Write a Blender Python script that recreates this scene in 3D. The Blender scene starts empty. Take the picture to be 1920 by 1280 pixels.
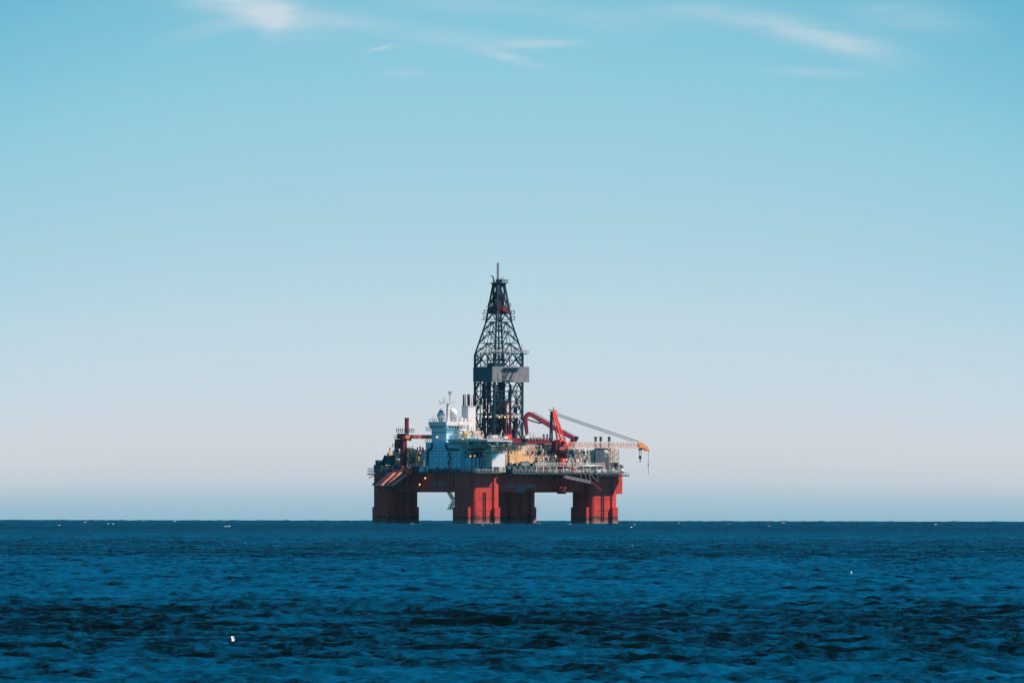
import bpy, math, random
import numpy as np
from mathutils import Vector, Matrix, Quaternion

R = math.radians
rnd = random.Random(7)
scene = bpy.context.scene
col = scene.collection

# ------------------------------------------------------------------ camera
CAM_H = 5.0
EARTH = 7.4e6                      # earth radius with usual refraction
DIST = 4740.0                      # metres from the beach to the rig
cam_d = bpy.data.cameras.new('camera')
cam_d.sensor_width = 36.0
cam_d.lens = 400.0
cam_d.clip_start = 1.0
cam_d.clip_end = 40000.0
cam = bpy.data.objects.new('camera', cam_d)
col.objects.link(cam)
cam.location = (0, 0, CAM_H)
cam.rotation_mode = 'QUATERNION'
cam.rotation_quaternion = (Quaternion((1, 0, 0), R(90) + 0.01463) @ Quaternion((0, 0, 1), 0.0018))
scene.camera = cam

# ------------------------------------------------------------------ sun, sky, exposure
SUN_EL, SUN_AZ = R(50), R(-5)      # azimuth from +X (picture right), negative = towards the camera
sdir = Vector((math.cos(SUN_AZ) * math.cos(SUN_EL), math.sin(SUN_AZ) * math.cos(SUN_EL), math.sin(SUN_EL)))
sl = bpy.data.lights.new('sun', 'SUN')
sl.energy = 5.0
sl.angle = R(0.5)
sl.color = (1.0, 0.86, 0.76)
so = bpy.data.objects.new('sun', sl)
so.rotation_euler = sdir.to_track_quat('Z', 'Y').to_euler()
so.location = (300, 4300, 400)
col.objects.link(so)

scene.view_settings.view_transform = 'Standard'
scene.view_settings.look = 'None'
scene.view_settings.exposure = 0.6
scene.view_settings.gamma = 1.0
EXPO = 2 ** 0.6

def lin(c):
    return tuple((v / 12.92 if v <= 0.04045 else ((v + 0.055) / 1.055) ** 2.4) for v in (k / 255 for k in c))

world = bpy.data.worlds.new('World')
scene.world = world
world.use_nodes = True
nt = world.node_tree
nt.nodes.clear()
N, L = nt.nodes, nt.links

def wmath(op, a, b=None, c=None):
    n = N.new('ShaderNodeMath'); n.operation = op
    for i, v in enumerate((a, b, c)):
        if v is None: continue
        if isinstance(v, (int, float)): n.inputs[i].default_value = v
        else: L.new(v, n.inputs[i])
    return n.outputs[0]

out = N.new('ShaderNodeOutputWorld')
bg = N.new('ShaderNodeBackground')
L.new(bg.outputs[0], out.inputs[0])
tc = N.new('ShaderNodeTexCoord')
sep = N.new('ShaderNodeSeparateXYZ')
L.new(tc.outputs['Generated'], sep.inputs[0])
elev = wmath('MULTIPLY', wmath('ARCSINE', sep.outputs['Z']), 180 / math.pi)     # degrees above level
azim = wmath('MULTIPLY', wmath('ARCTAN2', sep.outputs['X'], sep.outputs['Y']), 180 / math.pi)  # degrees right of +Y

sky = N.new('ShaderNodeTexSky')
sky.sky_type = 'NISHITA'
sky.sun_disc = False
sky.sun_elevation = SUN_EL
sky.sun_rotation = math.pi / 2 - SUN_AZ
sky.air_density = 1.0
sky.dust_density = 0.6
sky.ozone_density = 2.0
skm = N.new('ShaderNodeMix'); skm.data_type = 'RGBA'; skm.blend_type = 'MULTIPLY'
skm.inputs[0].default_value = 1.0
L.new(sky.outputs[0], skm.inputs[6])
skm.inputs[7].default_value = (0.012, 0.046, 0.056, 1)       # strength about 0.05, cool clear air

# low band of the sky: haze layers over the sea up to the clear blue above
ramp = N.new('ShaderNodeValToRGB')
ramp.color_ramp.interpolation = 'B_SPLINE'
LOW, HIGH = -0.2, 3.2
stops = [(-0.20, (140, 186, 205)), (-0.06, (146, 186, 204)), (0.03, (166, 192, 208)), (0.14, (198, 207, 215)),
         (0.32, (214, 214, 220)), (0.60, (204, 218, 227)), (1.05, (187, 215, 228)), (1.50, (166, 208, 223)),
         (2.00, (152, 205, 223)), (2.50, (132, 197, 219)), (3.2, (95, 178, 208))]
cr = ramp.color_ramp
while len(cr.elements) < len(stops):
    cr.elements.new(0.5)
for e, (a, c) in zip(cr.elements, stops):
    e.position = (a - LOW) / (HIGH - LOW)
    l = lin(c)
    e.color = (l[0] / EXPO, l[1] / EXPO, l[2] / EXPO, 1)
azc = wmath('ABSOLUTE', wmath('ADD', azim, 0.15))
azf = wmath('MINIMUM', wmath('POWER', wmath('DIVIDE', azc, 2.6), 2.4), 2.0)     # sky deepens to both sides
lookup = wmath('DIVIDE', wmath('SUBTRACT', wmath('ADD', elev, wmath('MULTIPLY', azf, wmath('MULTIPLY', wmath('MAXIMUM', elev, 0.0), 0.20))), LOW), HIGH - LOW)
L.new(lookup, ramp.inputs[0])

# cirrus: wisps given by direction, broken up by stretched noise
cmb = N.new('ShaderNodeCombineXYZ')
L.new(azim, cmb.inputs[0]); L.new(elev, cmb.inputs[1])
def wnoise(scale, sx, sy, rot, detail, off=0.0):
    mp = N.new('ShaderNodeMapping')
    mp.inputs['Rotation'].default_value = (0, 0, R(rot))
    mp.inputs['Scale'].default_value = (sx, sy, 1)
    mp.inputs['Location'].default_value = (off, off * 0.7, off)
    L.new(cmb.outputs[0], mp.inputs[0])
    nz = N.new('ShaderNodeTexNoise')
    nz.inputs['Scale'].default_value = scale
    nz.inputs['Detail'].default_value = detail
    nz.inputs['Roughness'].default_value = 0.6
    nz.inputs['Distortion'].default_value = 0.6
    L.new(mp.outputs[0], nz.inputs[0])
    return nz.outputs[0]
n_wisp = wnoise(1.0, 2.6, 15.0, 9, 9, 3.1)
n_soft = wnoise(1.0, 1.7, 4.6, 5, 6, 11.0)
def blob(az, el, wa, we, tilt):
    da = wmath('SUBTRACT', azim, az); de = wmath('SUBTRACT', elev, el)
    c, s = math.cos(R(tilt)), math.sin(R(tilt))
    u = wmath('DIVIDE', wmath('ADD', wmath('MULTIPLY', da, c), wmath('MULTIPLY', de, s)), wa)
    v = wmath('DIVIDE', wmath('SUBTRACT', wmath('MULTIPLY', de, c), wmath('MULTIPLY', da, s)), we)
    return wmath('EXPONENT', wmath('MULTIPLY', wmath('ADD', wmath('MULTIPLY', u, u), wmath('MULTIPLY', v, v)), -1.0))
def AZ(px): return math.degrees((px - 960) / 21333)
def EL(py): return math.degrees((952 - py) / 21333)
cl = None
for (px, py, wa, we, tilt, k) in [
        (430, -4, .34, .085, -12, 1.25), (490, 22, .22, .075, -22, .8), (515, 40, .10, .06, 62, .55), (640, 40, .34, .04, -3, .5), (400, 55, .22, .04, 12, .35),
        (1010, 82, .20, .022, 1, .75), (950, 108, .17, .025, -14, .62), (850, 75, .3, .05, -3, .35), (755, 138, .10, .02, 2, .42),
        (710, 92, .07, .009, 12, .8), (1500, 58, .30, .060, -12, .62), (1610, 88, .26, .065, -13, .5), (1330, 25, .35, .05, -6, .4),
        (1520, 135, .3, .022, -3, .35), (1700, 30, .3, .08, -6, .4), (900, 10, .5, .05, 0, .3), (1150, 40, .3, .05, -4, .3)]:
    b = wmath('MULTIPLY', blob(AZ(px), EL(py), wa * 1.0, we, tilt), k)
    cl = b if cl is None else wmath('ADD', cl, b)
texd = wmath('MULTIPLY', wmath('ADD', wmath('MULTIPLY', n_wisp, 1.5), wmath('MULTIPLY', n_soft, 0.9)), 0.72)
texd = wmath('MULTIPLY', wmath('MAXIMUM', wmath('SUBTRACT', texd, 0.44), 0.0), 1.5)
cloud = wmath('MINIMUM', wmath('MULTIPLY', cl, wmath('ADD', wmath('MULTIPLY', texd, 0.72), 0.05)), 0.75)
cmix = N.new('ShaderNodeMix'); cmix.data_type = 'RGBA'
L.new(cloud, cmix.inputs[0])
L.new(ramp.outputs[0], cmix.inputs[6])
cw = lin((214, 222, 230))
cmix.inputs[7].default_value = (cw[0] / EXPO, cw[1] / EXPO, cw[2] / EXPO, 1)
# low sky -> Nishita sky higher up
up = N.new('ShaderNodeMapRange'); up.interpolation_type = 'SMOOTHSTEP'
up.inputs[1].default_value = 2.75; up.inputs[2].default_value = 4.4
L.new(elev, up.inputs[0])
fin = N.new('ShaderNodeMix'); fin.data_type = 'RGBA'
L.new(up.outputs[0], fin.inputs[0])
L.new(cmix.outputs[2], fin.inputs[6])
L.new(skm.outputs[2], fin.inputs[7])
L.new(fin.outputs[2], bg.inputs[0])
bg.inputs[1].default_value = 1.0

# ------------------------------------------------------------------ materials
def material(name):
    m = bpy.data.materials.new(name); m.use_nodes = True
    return m, m.node_tree, m.node_tree.nodes['Principled BSDF']

MATS = {}
def paint(name, rgb, rough=0.5, var=0.18, scale=0.35, stain=None, stain_amt=0.0, metal=0.0, streak=True):
    m, t, b = material(name)
    t_n, t_l = t.nodes, t.links
    tcn = t_n.new('ShaderNodeTexCoord')
    mp = t_n.new('ShaderNodeMapping')
    mp.inputs['Scale'].default_value = (1, 1, 0.22 if streak else 1)
    t_l.new(tcn.outputs['Object'], mp.inputs[0])
    nz = t_n.new('ShaderNodeTexNoise')
    nz.inputs['Scale'].default_value = scale
    nz.inputs['Detail'].default_value = 6
    nz.inputs['Roughness'].default_value = 0.65
    t_l.new(mp.outputs[0], nz.inputs[0])
    mr = t_n.new('ShaderNodeMapRange')
    mr.inputs[1].default_value = 0.3; mr.inputs[2].default_value = 0.7
    mr.inputs[3].default_value = 1 - var; mr.inputs[4].default_value = 1 + var
    t_l.new(nz.outputs[0], mr.inputs[0])
    mx = t_n.new('ShaderNodeMix'); mx.data_type = 'RGBA'; mx.blend_type = 'MULTIPLY'
    mx.inputs[0].default_value = 1.0
    mx.inputs[6].default_value = (*rgb, 1)
    cb = t_n.new('ShaderNodeCombineColor')
    for i in range(3): t_l.new(mr.outputs[0], cb.inputs[i])
    t_l.new(cb.outputs[0], mx.inputs[7])
    outc = mx.outputs[2]
    if stain:
        n2 = t_n.new('ShaderNodeTexNoise')
        n2.inputs['Scale'].default_value = scale * 2.3
        n2.inputs['Detail'].default_value = 8
        n2.inputs['Roughness'].default_value = 0.7
        t_l.new(mp.outputs[0], n2.inputs[0])
        m2 = t_n.new('ShaderNodeMapRange')
        m2.inputs[1].default_value = 0.5; m2.inputs[2].default_value = 0.72
        m2.inputs[3].default_value = 0; m2.inputs[4].default_value = stain_amt
        t_l.new(n2.outputs[0], m2.inputs[0])
        mx2 = t_n.new('ShaderNodeMix'); mx2.data_type = 'RGBA'
        t_l.new(m2.outputs[0], mx2.inputs[0])
        t_l.new(outc, mx2.inputs[6])
        mx2.inputs[7].default_value = (*stain, 1)
        outc = mx2.outputs[2]
    t_l.new(outc, b.inputs['Base Color'])
    b.inputs['Roughness'].default_value = rough
    b.inputs['Specular IOR Level'].default_value = 0.22
    b.inputs['Metallic'].default_value = metal
    MATS[name] = m
    return m

RUST = (0.14, 0.05, 0.025)
paint('hull_red', (0.54, 0.046, 0.034), 0.6, 0.3, 0.3, (0.16, 0.032, 0.026), 0.7)
paint('hull_red_plain', (0.42, 0.032, 0.030), 0.5, 0.2, 0.3, (0.16, 0.03, 0.025), 0.4)
paint('faded_red', (0.80, 0.20, 0.14), 0.5, 0.2, 0.5, (0.4, 0.05, 0.04), 0.5)
paint('chute_pink', (0.95, 0.42, 0.32), 0.5, 0.18, 0.6, (0.6, 0.12, 0.08), 0.5)
paint('crimson', (0.19, 0.018, 0.038), 0.5, 0.2, 0.4, (0.12, 0.02, 0.03), 0.4)
paint('orange_red', (0.85, 0.075, 0.05), 0.45, 0.2, 0.4, (0.4, 0.04, 0.03), 0.3)
paint('jib_orange', (0.76, 0.25, 0.10), 0.45, 0.2, 0.4, RUST, 0.2)
paint('boom_tan', (0.72, 0.46, 0.36), 0.55, 0.2, 0.6, RUST, 0.2)
paint('white_paint', (0.68, 0.66, 0.65), 0.45, 0.08, 0.3, (0.45, 0.30, 0.2), 0.18)
paint('house_paint', (0.24, 0.66, 0.78), 0.5, 0.14, 0.25, (0.16, 0.36, 0.46), 0.45)
paint('bridge_paint', (0.56, 0.70, 0.74), 0.45, 0.06, 0.25, (0.3, 0.5, 0.55), 0.2)
paint('cream', (0.66, 0.50, 0.38), 0.6, 0.25, 0.6, (0.2, 0.12, 0.08), 0.5)
paint('tan', (0.72, 0.40, 0.18), 0.65, 0.25, 0.7, (0.3, 0.14, 0.08), 0.5)
paint('pale_grey', (0.50, 0.48, 0.47), 0.55, 0.15, 0.5, RUST, 0.2)
paint('mid_grey', (0.25, 0.24, 0.26), 0.6, 0.15, 0.5, RUST, 0.25)
paint('dark_steel', (0.005, 0.032, 0.048), 0.5, 0.3, 0.5, (0.05, 0.02, 0.015), 0.15)
paint('dark_teal', (0.012, 0.075, 0.095), 0.55, 0.2, 0.4, (0.02, 0.03, 0.03), 0.4)
paint('maroon', (0.11, 0.016, 0.024), 0.5, 0.3, 0.5, (0.3, 0.04, 0.05), 0.3)
paint('maroon_dark', (0.035, 0.014, 0.022), 0.5, 0.4, 0.8, (0.2, 0.02, 0.03), 0.35)
paint('deck_grey', (0.06, 0.08, 0.09), 0.8, 0.3, 0.3, RUST, 0.3, streak=False)
paint('wall_grey', (0.21, 0.205, 0.22), 0.6, 0.3, 1.1, (0.08, 0.07, 0.08), 0.5)
paint('orange_yellow', (0.8, 0.42, 0.06), 0.5, 0.15, 0.6)  # orange-yellow paint for one cabinet
paint('black_glass', (0.012, 0.02, 0.028), 0.12, 0.05, 0.5)
paint('letter_blue', (0.16, 0.34, 0.48), 0.5, 0.1, 0.8)
paint('cable', (0.10, 0.16, 0.18), 0.5, 0.1, 0.5)
paint('growth', (0.08, 0.085, 0.08), 0.8, 0.4, 0.6)

# corrugated cladding: fine vertical ribs through bump
def corrugate(m, period=0.9):
    t = m.node_tree; b = t.nodes['Principled BSDF']
    tcn = t.nodes.new('ShaderNodeTexCoord')
    wv = t.nodes.new('ShaderNodeTexWave')
    wv.bands_direction = 'DIAGONAL'
    mp = t.nodes.new('ShaderNodeMapping'); mp.inputs['Scale'].default_value = (1, 1, 0)
    t.links.new(tcn.outputs['Object'], mp.inputs[0]); t.links.new(mp.outputs[0], wv.inputs[0])
    wv.inputs['Scale'].default_value = 0.95 / period
    wv.inputs['Distortion'].default_value = 0.6
    bp = t.nodes.new('ShaderNodeBump'); bp.inputs['Strength'].default_value = 0.7; bp.inputs['Distance'].default_value = 0.1
    t.links.new(wv.outputs[0], bp.inputs['Height'])
    t.links.new(bp.outputs[0], b.inputs['Normal'])
corrugate(MATS['wall_grey'])

# red hull: bleached, fouled band at the waterline (height of the thing itself, with ragged edge)
def waterline(m):
    t = m.node_tree; b = t.nodes['Principled BSDF']; n, l = t.nodes, t.links
    src = b.inputs['Base Color'].links[0].from_socket
    tcn = n.new('ShaderNodeTexCoord'); sp = n.new('ShaderNodeSeparateXYZ')
    l.new(tcn.outputs['Object'], sp.inputs[0])
    nz = n.new('ShaderNodeTexNoise'); nz.inputs['Scale'].default_value = 0.5; nz.inputs['Detail'].default_value = 6
    l.new(tcn.outputs['Object'], nz.inputs[0])
    ad = n.new('ShaderNodeMath'); ad.operation = 'MULTIPLY_ADD'; ad.inputs[1].default_value = 3.6
    l.new(nz.outputs[0], ad.inputs[0]); l.new(sp.outputs[2], ad.inputs[2])
    r = n.new('ShaderNodeValToRGB'); r.color_ramp.elements[0].position = 0.0
    r.color_ramp.elements[0].color = (0.02, 0.03, 0.035, 1)
    r.color_ramp.elements[1].position = 1.0
    r.color_ramp.elements[1].color = (0.10, 0.03, 0.03, 1)
    e = r.color_ramp.elements.new(0.22); e.color = (0.27, 0.21, 0.20, 1)
    e = r.color_ramp.elements.new(0.55); e.color = (0.19, 0.10, 0.09, 1)
    e = r.color_ramp.elements.new(0.72); e.color = (0.05, 0.03, 0.035, 1)
    mr = n.new('ShaderNodeMapRange'); mr.inputs[1].default_value = 1.0; mr.inputs[2].default_value = 5.0
    l.new(ad.outputs[0], mr.inputs[0]); l.new(mr.outputs[0], r.inputs[0])
    mf = n.new('ShaderNodeMapRange'); mf.inputs[1].default_value = 4.5; mf.inputs[2].default_value = 5.1
    mf.inputs[3].default_value = 0.85; mf.inputs[4].default_value = 0.0
    l.new(ad.outputs[0], mf.inputs[0])
    mx = n.new('ShaderNodeMix'); mx.data_type = 'RGBA'
    l.new(mf.outputs[0], mx.inputs[0]); l.new(src, mx.inputs[6]); l.new(r.outputs[0], mx.inputs[7])
    l.new(mx.outputs[2], b.inputs['Base Color'])
waterline(MATS['hull_red'])

def emitter(name, rgb, s):
    m, t, b = material(name)
    b.inputs['Base Color'].default_value = (*rgb, 1)
    b.inputs['Emission Color'].default_value = (*rgb, 1)
    b.inputs['Emission Strength'].default_value = s
    MATS[name] = m
emitter('lamp_warm', (1.0, 0.50, 0.16), 1.3)
emitter('lamp_pale', (1.0, 0.72, 0.48), 1.2)
emitter('lamp_red', (1.0, 0.22, 0.12), .8)

# ------------------------------------------------------------------ mesh helpers (rig coordinates, metres)
RIG = Vector((-7.0, DIST, -DIST * DIST / (2 * EARTH)))
YAW = R(35)
CX, PPM, CA, SA = 928.4, 4.5, math.cos(YAW), math.sin(YAW)
def at_x(px, y): return ((px - CX) / PPM + SA * y) / CA     # x of a point measured in the photo on a plane of known y
def at_y(px, x): return (CA * x - (px - CX) / PPM) / SA
def zz(py): return (981 - py) / PPM
def to_world(p):
    return RIG + Vector((CA * p[0] - SA * p[1], SA * p[0] + CA * p[1], p[2]))

ORG = {}
class MB:
    def __init__(s): s.v = []; s.f = []
    def add(s, vs, fs):
        o = len(s.v); s.v += [tuple(p) for p in vs]; s.f += [tuple(i + o for i in f) for f in fs]; return s
    def box(s, a, b, bev=0.0):
        x0, x1 = sorted((a[0], b[0])); y0, y1 = sorted((a[1], b[1])); z0, z1 = sorted((a[2], b[2]))
        if bev <= 0:
            return s.add([(x0, y0, z0), (x1, y0, z0), (x1, y1, z0), (x0, y1, z0), (x0, y0, z1), (x1, y0, z1), (x1, y1, z1), (x0, y1, z1)],
                         [(0, 3, 2, 1), (4, 5, 6, 7), (0, 1, 5, 4), (1, 2, 6, 5), (2, 3, 7, 6), (3, 0, 4, 7)])
        return s.prism(rrect(x0, x1, y0, y1, bev, 2), z0, z1)
    def prism(s, poly, z0, z1, poly_top=None):
        n = len(poly); pt = poly_top or poly
        vs = [(p[0], p[1], z0) for p in poly] + [(p[0], p[1], z1) for p in pt]
        fs = [tuple(range(n))[::-1], tuple(range(n, 2 * n))] + [(i, (i + 1) % n, n + (i + 1) % n, n + i) for i in range(n)]
        return s.add(vs, fs)
    def bar(s, p, q, r, r2=None, n=4):
        p, q = Vector(p), Vector(q); d = q - p
        if d.length < 1e-6: return s
        r2 = r if r2 is None else r2
        d.normalize(); up = Vector((0, 0, 1)) if abs(d.z) < 0.95 else Vector((1, 0, 0))
        a = d.cross(up).normalized(); b = a.cross(d)
        vs = []
        for c, rr in ((p, r), (q, r2)):
            for k in range(n):
                t = 2 * math.pi * (k + 0.5) / n
                rk = rr * (1.414 if n == 4 else 1)
                vs.append(c + a * (math.cos(t) * rk) + b * (math.sin(t) * rk))
        fs = [tuple(range(n)), tuple(range(2 * n - 1, n - 1, -1))] + [(k, n + k, n + (k + 1) % n, (k + 1) % n) for k in range(n)]
        return s.add(vs, fs)
    def path(s, pts, r, n=4):
        for a, b in zip(pts, pts[1:]): s.bar(a, b, r, n=n)
        return s
    def cyl(s, c, r, z0, z1, n=20, r1=None):
        return s.bar((c[0], c[1], z0), (c[0], c[1], z1), r, r1, n)
    def ball(s, c, r, nu=16, nv=10, sc=(1, 1, 1)):
        vs, fs = [], []
        for j in range(nv + 1):
            t = math.pi * j / nv
            for i in range(nu):
                a = 2 * math.pi * i / nu
                vs.append((c[0] + sc[0] * r * math.sin(t) * math.cos(a), c[1] + sc[1] * r * math.sin(t) * math.sin(a), c[2] + sc[2] * r * math.cos(t)))
        for j in range(nv):
            for i in range(nu):
                fs.append((j * nu + i, (j + 1) * nu + i, (j + 1) * nu + (i + 1) % nu, j * nu + (i + 1) % nu))
        return s.add(vs, fs)
    def quad4(s, pts, th):                       # plate from a convex polygon, given a thickness along its normal
        P = [Vector(p) for p in pts]; nrm = (P[1] - P[0]).cross(P[2] - P[0]).normalized() * th
        n = len(P); vs = P + [p + nrm for p in P]
        return s.add(vs, [tuple(range(n))[::-1], tuple(range(n, 2 * n))] + [(i, (i + 1) % n, n + (i + 1) % n, n + i) for i in range(n)])
    def rail(s, pts, h=1.1, step=1.6, r=0.055):
        for a, b in zip(pts, pts[1:]):
            a, b = Vector(a), Vector(b); ln = (b - a).length; k = max(1, int(ln / step))
            up = Vector((0, 0, 1))
            for i in range(k + 1):
                p = a.lerp(b, i / k); s.bar(p, p + up * h, r)
            s.bar(a + up * h, b + up * h, r * 1.1); s.bar(a + up * h * .55, b + up * h * .55, r * .8)
        return s
    def truss(s, p, q, w, h, bays, r, rd=None, top_r=None):
        """box girder lattice from p to q: width w (across), height h"""
        p, q = Vector(p), Vector(q); d = (q - p).normalized()
        a = d.cross(Vector((0, 0, 1))).normalized() * (w / 2); u = Vector((0, 0, 1)) if abs(d.z) < .9 else Vector((1, 0, 0))
        u = (u - d * u.dot(d)).normalized() * (h / 2)
        if abs(d.z) > .9: a = d.cross(u).normalized() * (w / 2)
        rd = rd or r * .6
        cs = [a + u, a - u, -a - u, -a + u]
        for c in cs: s.bar(p + c, q + c, r)
        for i in range(bays):
            x0, x1 = p.lerp(q, i / bays), p.lerp(q, (i + 1) / bays)
            for j in range(4):
                c0, c1 = cs[j], cs[(j + 1) % 4]
                s.bar(x0 + c0, x0 + c1, rd)
                if i % 2: c0, c1 = c1, c0
                s.bar(x0 + c0, x1 + c1, rd)
        return s
    def build(s, name, mat, parent=None, smooth=False):
        o0 = ORG.get(parent, Vector((0, 0, 0))) if parent else Vector((0, 0, 0))
        me = bpy.data.meshes.new(name)
        me.from_pydata([(x - o0.x, y - o0.y, z - o0.z) for x, y, z in s.v], [], s.f)
        import bmesh
        bm = bmesh.new(); bm.from_mesh(me); bmesh.ops.recalc_face_normals(bm, faces=bm.faces); bm.to_mesh(me); bm.free()
        me.materials.append(MATS[mat] if isinstance(mat, str) else mat)
        if smooth:
            me.polygons.foreach_set('use_smooth', [len(p.vertices) <= 4 for p in me.polygons])
        o = bpy.data.objects.new(name, me); col.objects.link(o)
        if parent: o.parent = parent
        ORG[o] = o0
        return o

def rrect(x0, x1, y0, y1, r, seg=4):
    pts = []
    for cx, cy, a0 in ((x1 - r, y1 - r, 0), (x0 + r, y1 - r, 90), (x0 + r, y0 + r, 180), (x1 - r, y0 + r, 270)):
        for k in range(seg + 1):
            t = R(a0 + 90 * k / seg); pts.append((cx + r * math.cos(t), cy + r * math.sin(t)))
    return pts

def thing(name, label, cat, base=(0, 0, 0), group=None):
    o = bpy.data.objects.new(name, None); col.objects.link(o)
    o.empty_display_size = 1
    o.location = to_world(base); o.rotation_euler = (0, 0, YAW)
    o['label'] = label; o['category'] = cat
    if group: o['group'] = group
    ORG[o] = Vector(base)
    return o

def copy_part(o, parent, shift=(0, 0, 0)):
    c = o.copy(); col.objects.link(c); c.parent = parent
    c.location = Vector(o.location) + Vector(shift); ORG[c] = ORG.get(parent, Vector())
    return c

# ================================================================== SEA
CHOP = 0.0084
def build_sea():
    rng = np.random.default_rng(11)
    rs = [310.0]
    while rs[-1] < 15000:
        r = rs[-1]
        k = 0.00046 if r < 900 else min(0.00046 + (r - 900) / 2500 * 0.0018, 0.0032)
        rs.append(r * (1 + k))
    rs = np.array(rs); TH = R(4.0); nth = 800
    th = np.linspace(-TH, TH, nth)
    X = rs[:, None] * np.sin(th)[None]; Y = rs[:, None] * np.cos(th)[None]
    drr = np.gradient(rs)
    Z = np.zeros_like(X); DX = np.zeros_like(X); DY = np.zeros_like(X)
    lam = np.exp(rng.uniform(np.log(0.5), np.log(11.0), 140))
    main = R(97)                                 # waves run roughly towards the beach
    for l in lam:
        d = main + rng.normal(0, 0.75 if l < 3 else 0.36)
        k = 2 * np.pi / l
        amp = (CHOP * l if l < 2.6 else CHOP * 2.6 * (l / 2.6) ** 0.15) * rng.uniform(0.5, 1.4)
        ph = rng.uniform(0, 2 * np.pi)
        f = np.clip((l / drr - 2.2) / 1.6, 0, 1)
        m = int(np.count_nonzero(f > 0))         # rows fine enough to carry this wave
        if m < 2: continue
        x, y = X[:m], Y[:m]
        p = k * (x * np.cos(d) + y * np.sin(d)) + ph
        g = f[:m, None]
        if l < 7:                                # wave groups: patches of rougher and calmer water
            kg = k * 0.11; dg = d + rng.normal(0, .8)
            g = g * (0.8 + 0.5 * np.sin(kg * (x * np.cos(dg) + y * np.sin(dg)) + rng.uniform(0, 6.28)))
        Z[:m] += amp * g * np.sin(p)
        q = 0.7 * amp * g * np.cos(p)
        DX[:m] += q * np.cos(d); DY[:m] += q * np.sin(d)
    drr = drr[:, None]
    edge = np.clip((TH - np.abs(th)) / R(0.35), 0, 1)[None] * np.clip((rs - 310) / 8, 0, 1)[:, None]
    Z *= edge; DX *= edge; DY *= edge
    # long low swell far out keeps the horizon from being a ruled line
    far = np.clip((rs - 2500) / 3000, 0, 1)[:, None]
    for l in (160.0, 230.0, 95.0, 60.0, 310.0):
        d = R(90) + rng.normal(0, 0.5); k = 2 * np.pi / l
        Z += 0.08 * far * edge * np.sin(k * (X * np.cos(d) + Y * np.sin(d)) + rng.uniform(0, 6))
    for l in (18.0, 9.0, 12.0, 30.0):
        Z += 0.21 * far * edge * np.sin(2 * np.pi / l * X * (1 + rng.uniform(-.2, .2)) + Y * rng.uniform(.01, .05) + rng.uniform(0, 6)) * np.sin(Y / rng.uniform(60, 200))
    Z -= (rs ** 2 / (2 * EARTH))[:, None]
    V = np.stack([X + DX, Y + DY, Z], -1).reshape(-1, 3)
    nr = len(rs)
    i, j = np.meshgrid(np.arange(nr - 1), np.arange(nth - 1), indexing='ij')
    a = (i * nth + j).ravel()
    F = np.stack([a, a + 1, a + nth + 1, a + nth], -1)
    # calm sheet around the wedge, the whole way round to the horizon
    r2 = np.concatenate([[2.0, 20, 60, 120, 200, 310], np.exp(np.linspace(np.log(330), np.log(15000), 70))])
    t2 = np.linspace(TH, 2 * np.pi - TH, 120)
    def sheet(rr, tt, base):
        xx = rr[:, None] * np.sin(tt)[None]; yy = rr[:, None] * np.cos(tt)[None]
        zz_ = np.repeat((-(rr ** 2) / (2 * EARTH))[:, None], len(tt), 1)
        v = np.stack([xx, yy, zz_], -1).reshape(-1, 3)
        ii, jj = np.meshgrid(np.arange(len(rr) - 1), np.arange(len(tt) - 1), indexing='ij')
        b = (ii * len(tt) + jj).ravel() + base
        return v, np.stack([b, b + 1, b + len(tt) + 1, b + len(tt)], -1)
    v2, f2 = sheet(r2, t2, len(V))
    v3, f3 = sheet(np.array([2.0, 20, 60, 120, 200, 310]), np.linspace(-TH, TH, 24), len(V) + len(v2))
    V = np.concatenate([V, v2, v3]).astype(np.float32); F = np.concatenate([F, f2, f3]).astype(np.int32)
    me = bpy.data.meshes.new('sea')
    me.vertices.add(len(V)); me.vertices.foreach_set('co', V.ravel())
    me.loops.add(F.size); me.loops.foreach_set('vertex_index', F.ravel())
    me.polygons.add(len(F))
    me.polygons.foreach_set('loop_start', np.arange(0, F.size, 4, dtype=np.int32))
    me.polygons.foreach_set('use_smooth', np.ones(len(F), dtype=bool))
    me.update(calc_edges=True)
    o = bpy.data.objects.new('sea', me); col.objects.link(o)
    o['kind'] = 'structure'
    m, t, b = material('sea_water')
    n, l = t.nodes, t.links
    tcn = n.new('ShaderNodeTexCoord')
    # small ripples
    def noise(sc, sy, det, rough=0.6):
        mp = n.new('ShaderNodeMapping'); mp.inputs['Scale'].default_value = (sc, sc * sy, sc)
        l.new(tcn.outputs['Object'], mp.inputs[0])
        z = n.new('ShaderNodeTexNoise'); z.inputs['Scale'].default_value = 1; z.inputs['Detail'].default_value = det
        z.inputs['Roughness'].default_value = rough
        l.new(mp.outputs[0], z.inputs[0]); return z.outputs[0]
    # ripples finer than the mesh: a noise vector tips the normal a little
    mp = n.new('ShaderNodeMapping'); mp.inputs['Scale'].default_value = (2.6, 1.6, 1)
    l.new(tcn.outputs['Object'], mp.inputs[0])
    nv = n.new('ShaderNodeTexNoise'); nv.inputs['Scale'].default_value = 1; nv.inputs['Detail'].default_value = 3
    l.new(mp.outputs[0], nv.inputs[0])
    vs_ = n.new('ShaderNodeVectorMath'); vs_.operation = 'SUBTRACT'; vs_.inputs[1].default_value = (0.5, 0.5, 0.5)
    l.new(nv.outputs[1], vs_.inputs[0])
    vm = n.new('ShaderNodeVectorMath'); vm.operation = 'MULTIPLY'; vm.inputs[1].default_value = (0.55, 0.55, 0)
    l.new(vs_.outputs[0], vm.inputs[0])
    ge = n.new('ShaderNodeNewGeometry')
    spd = n.new('ShaderNodeSeparateXYZ'); l.new(tcn.outputs['Object'], spd.inputs[0])
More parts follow.
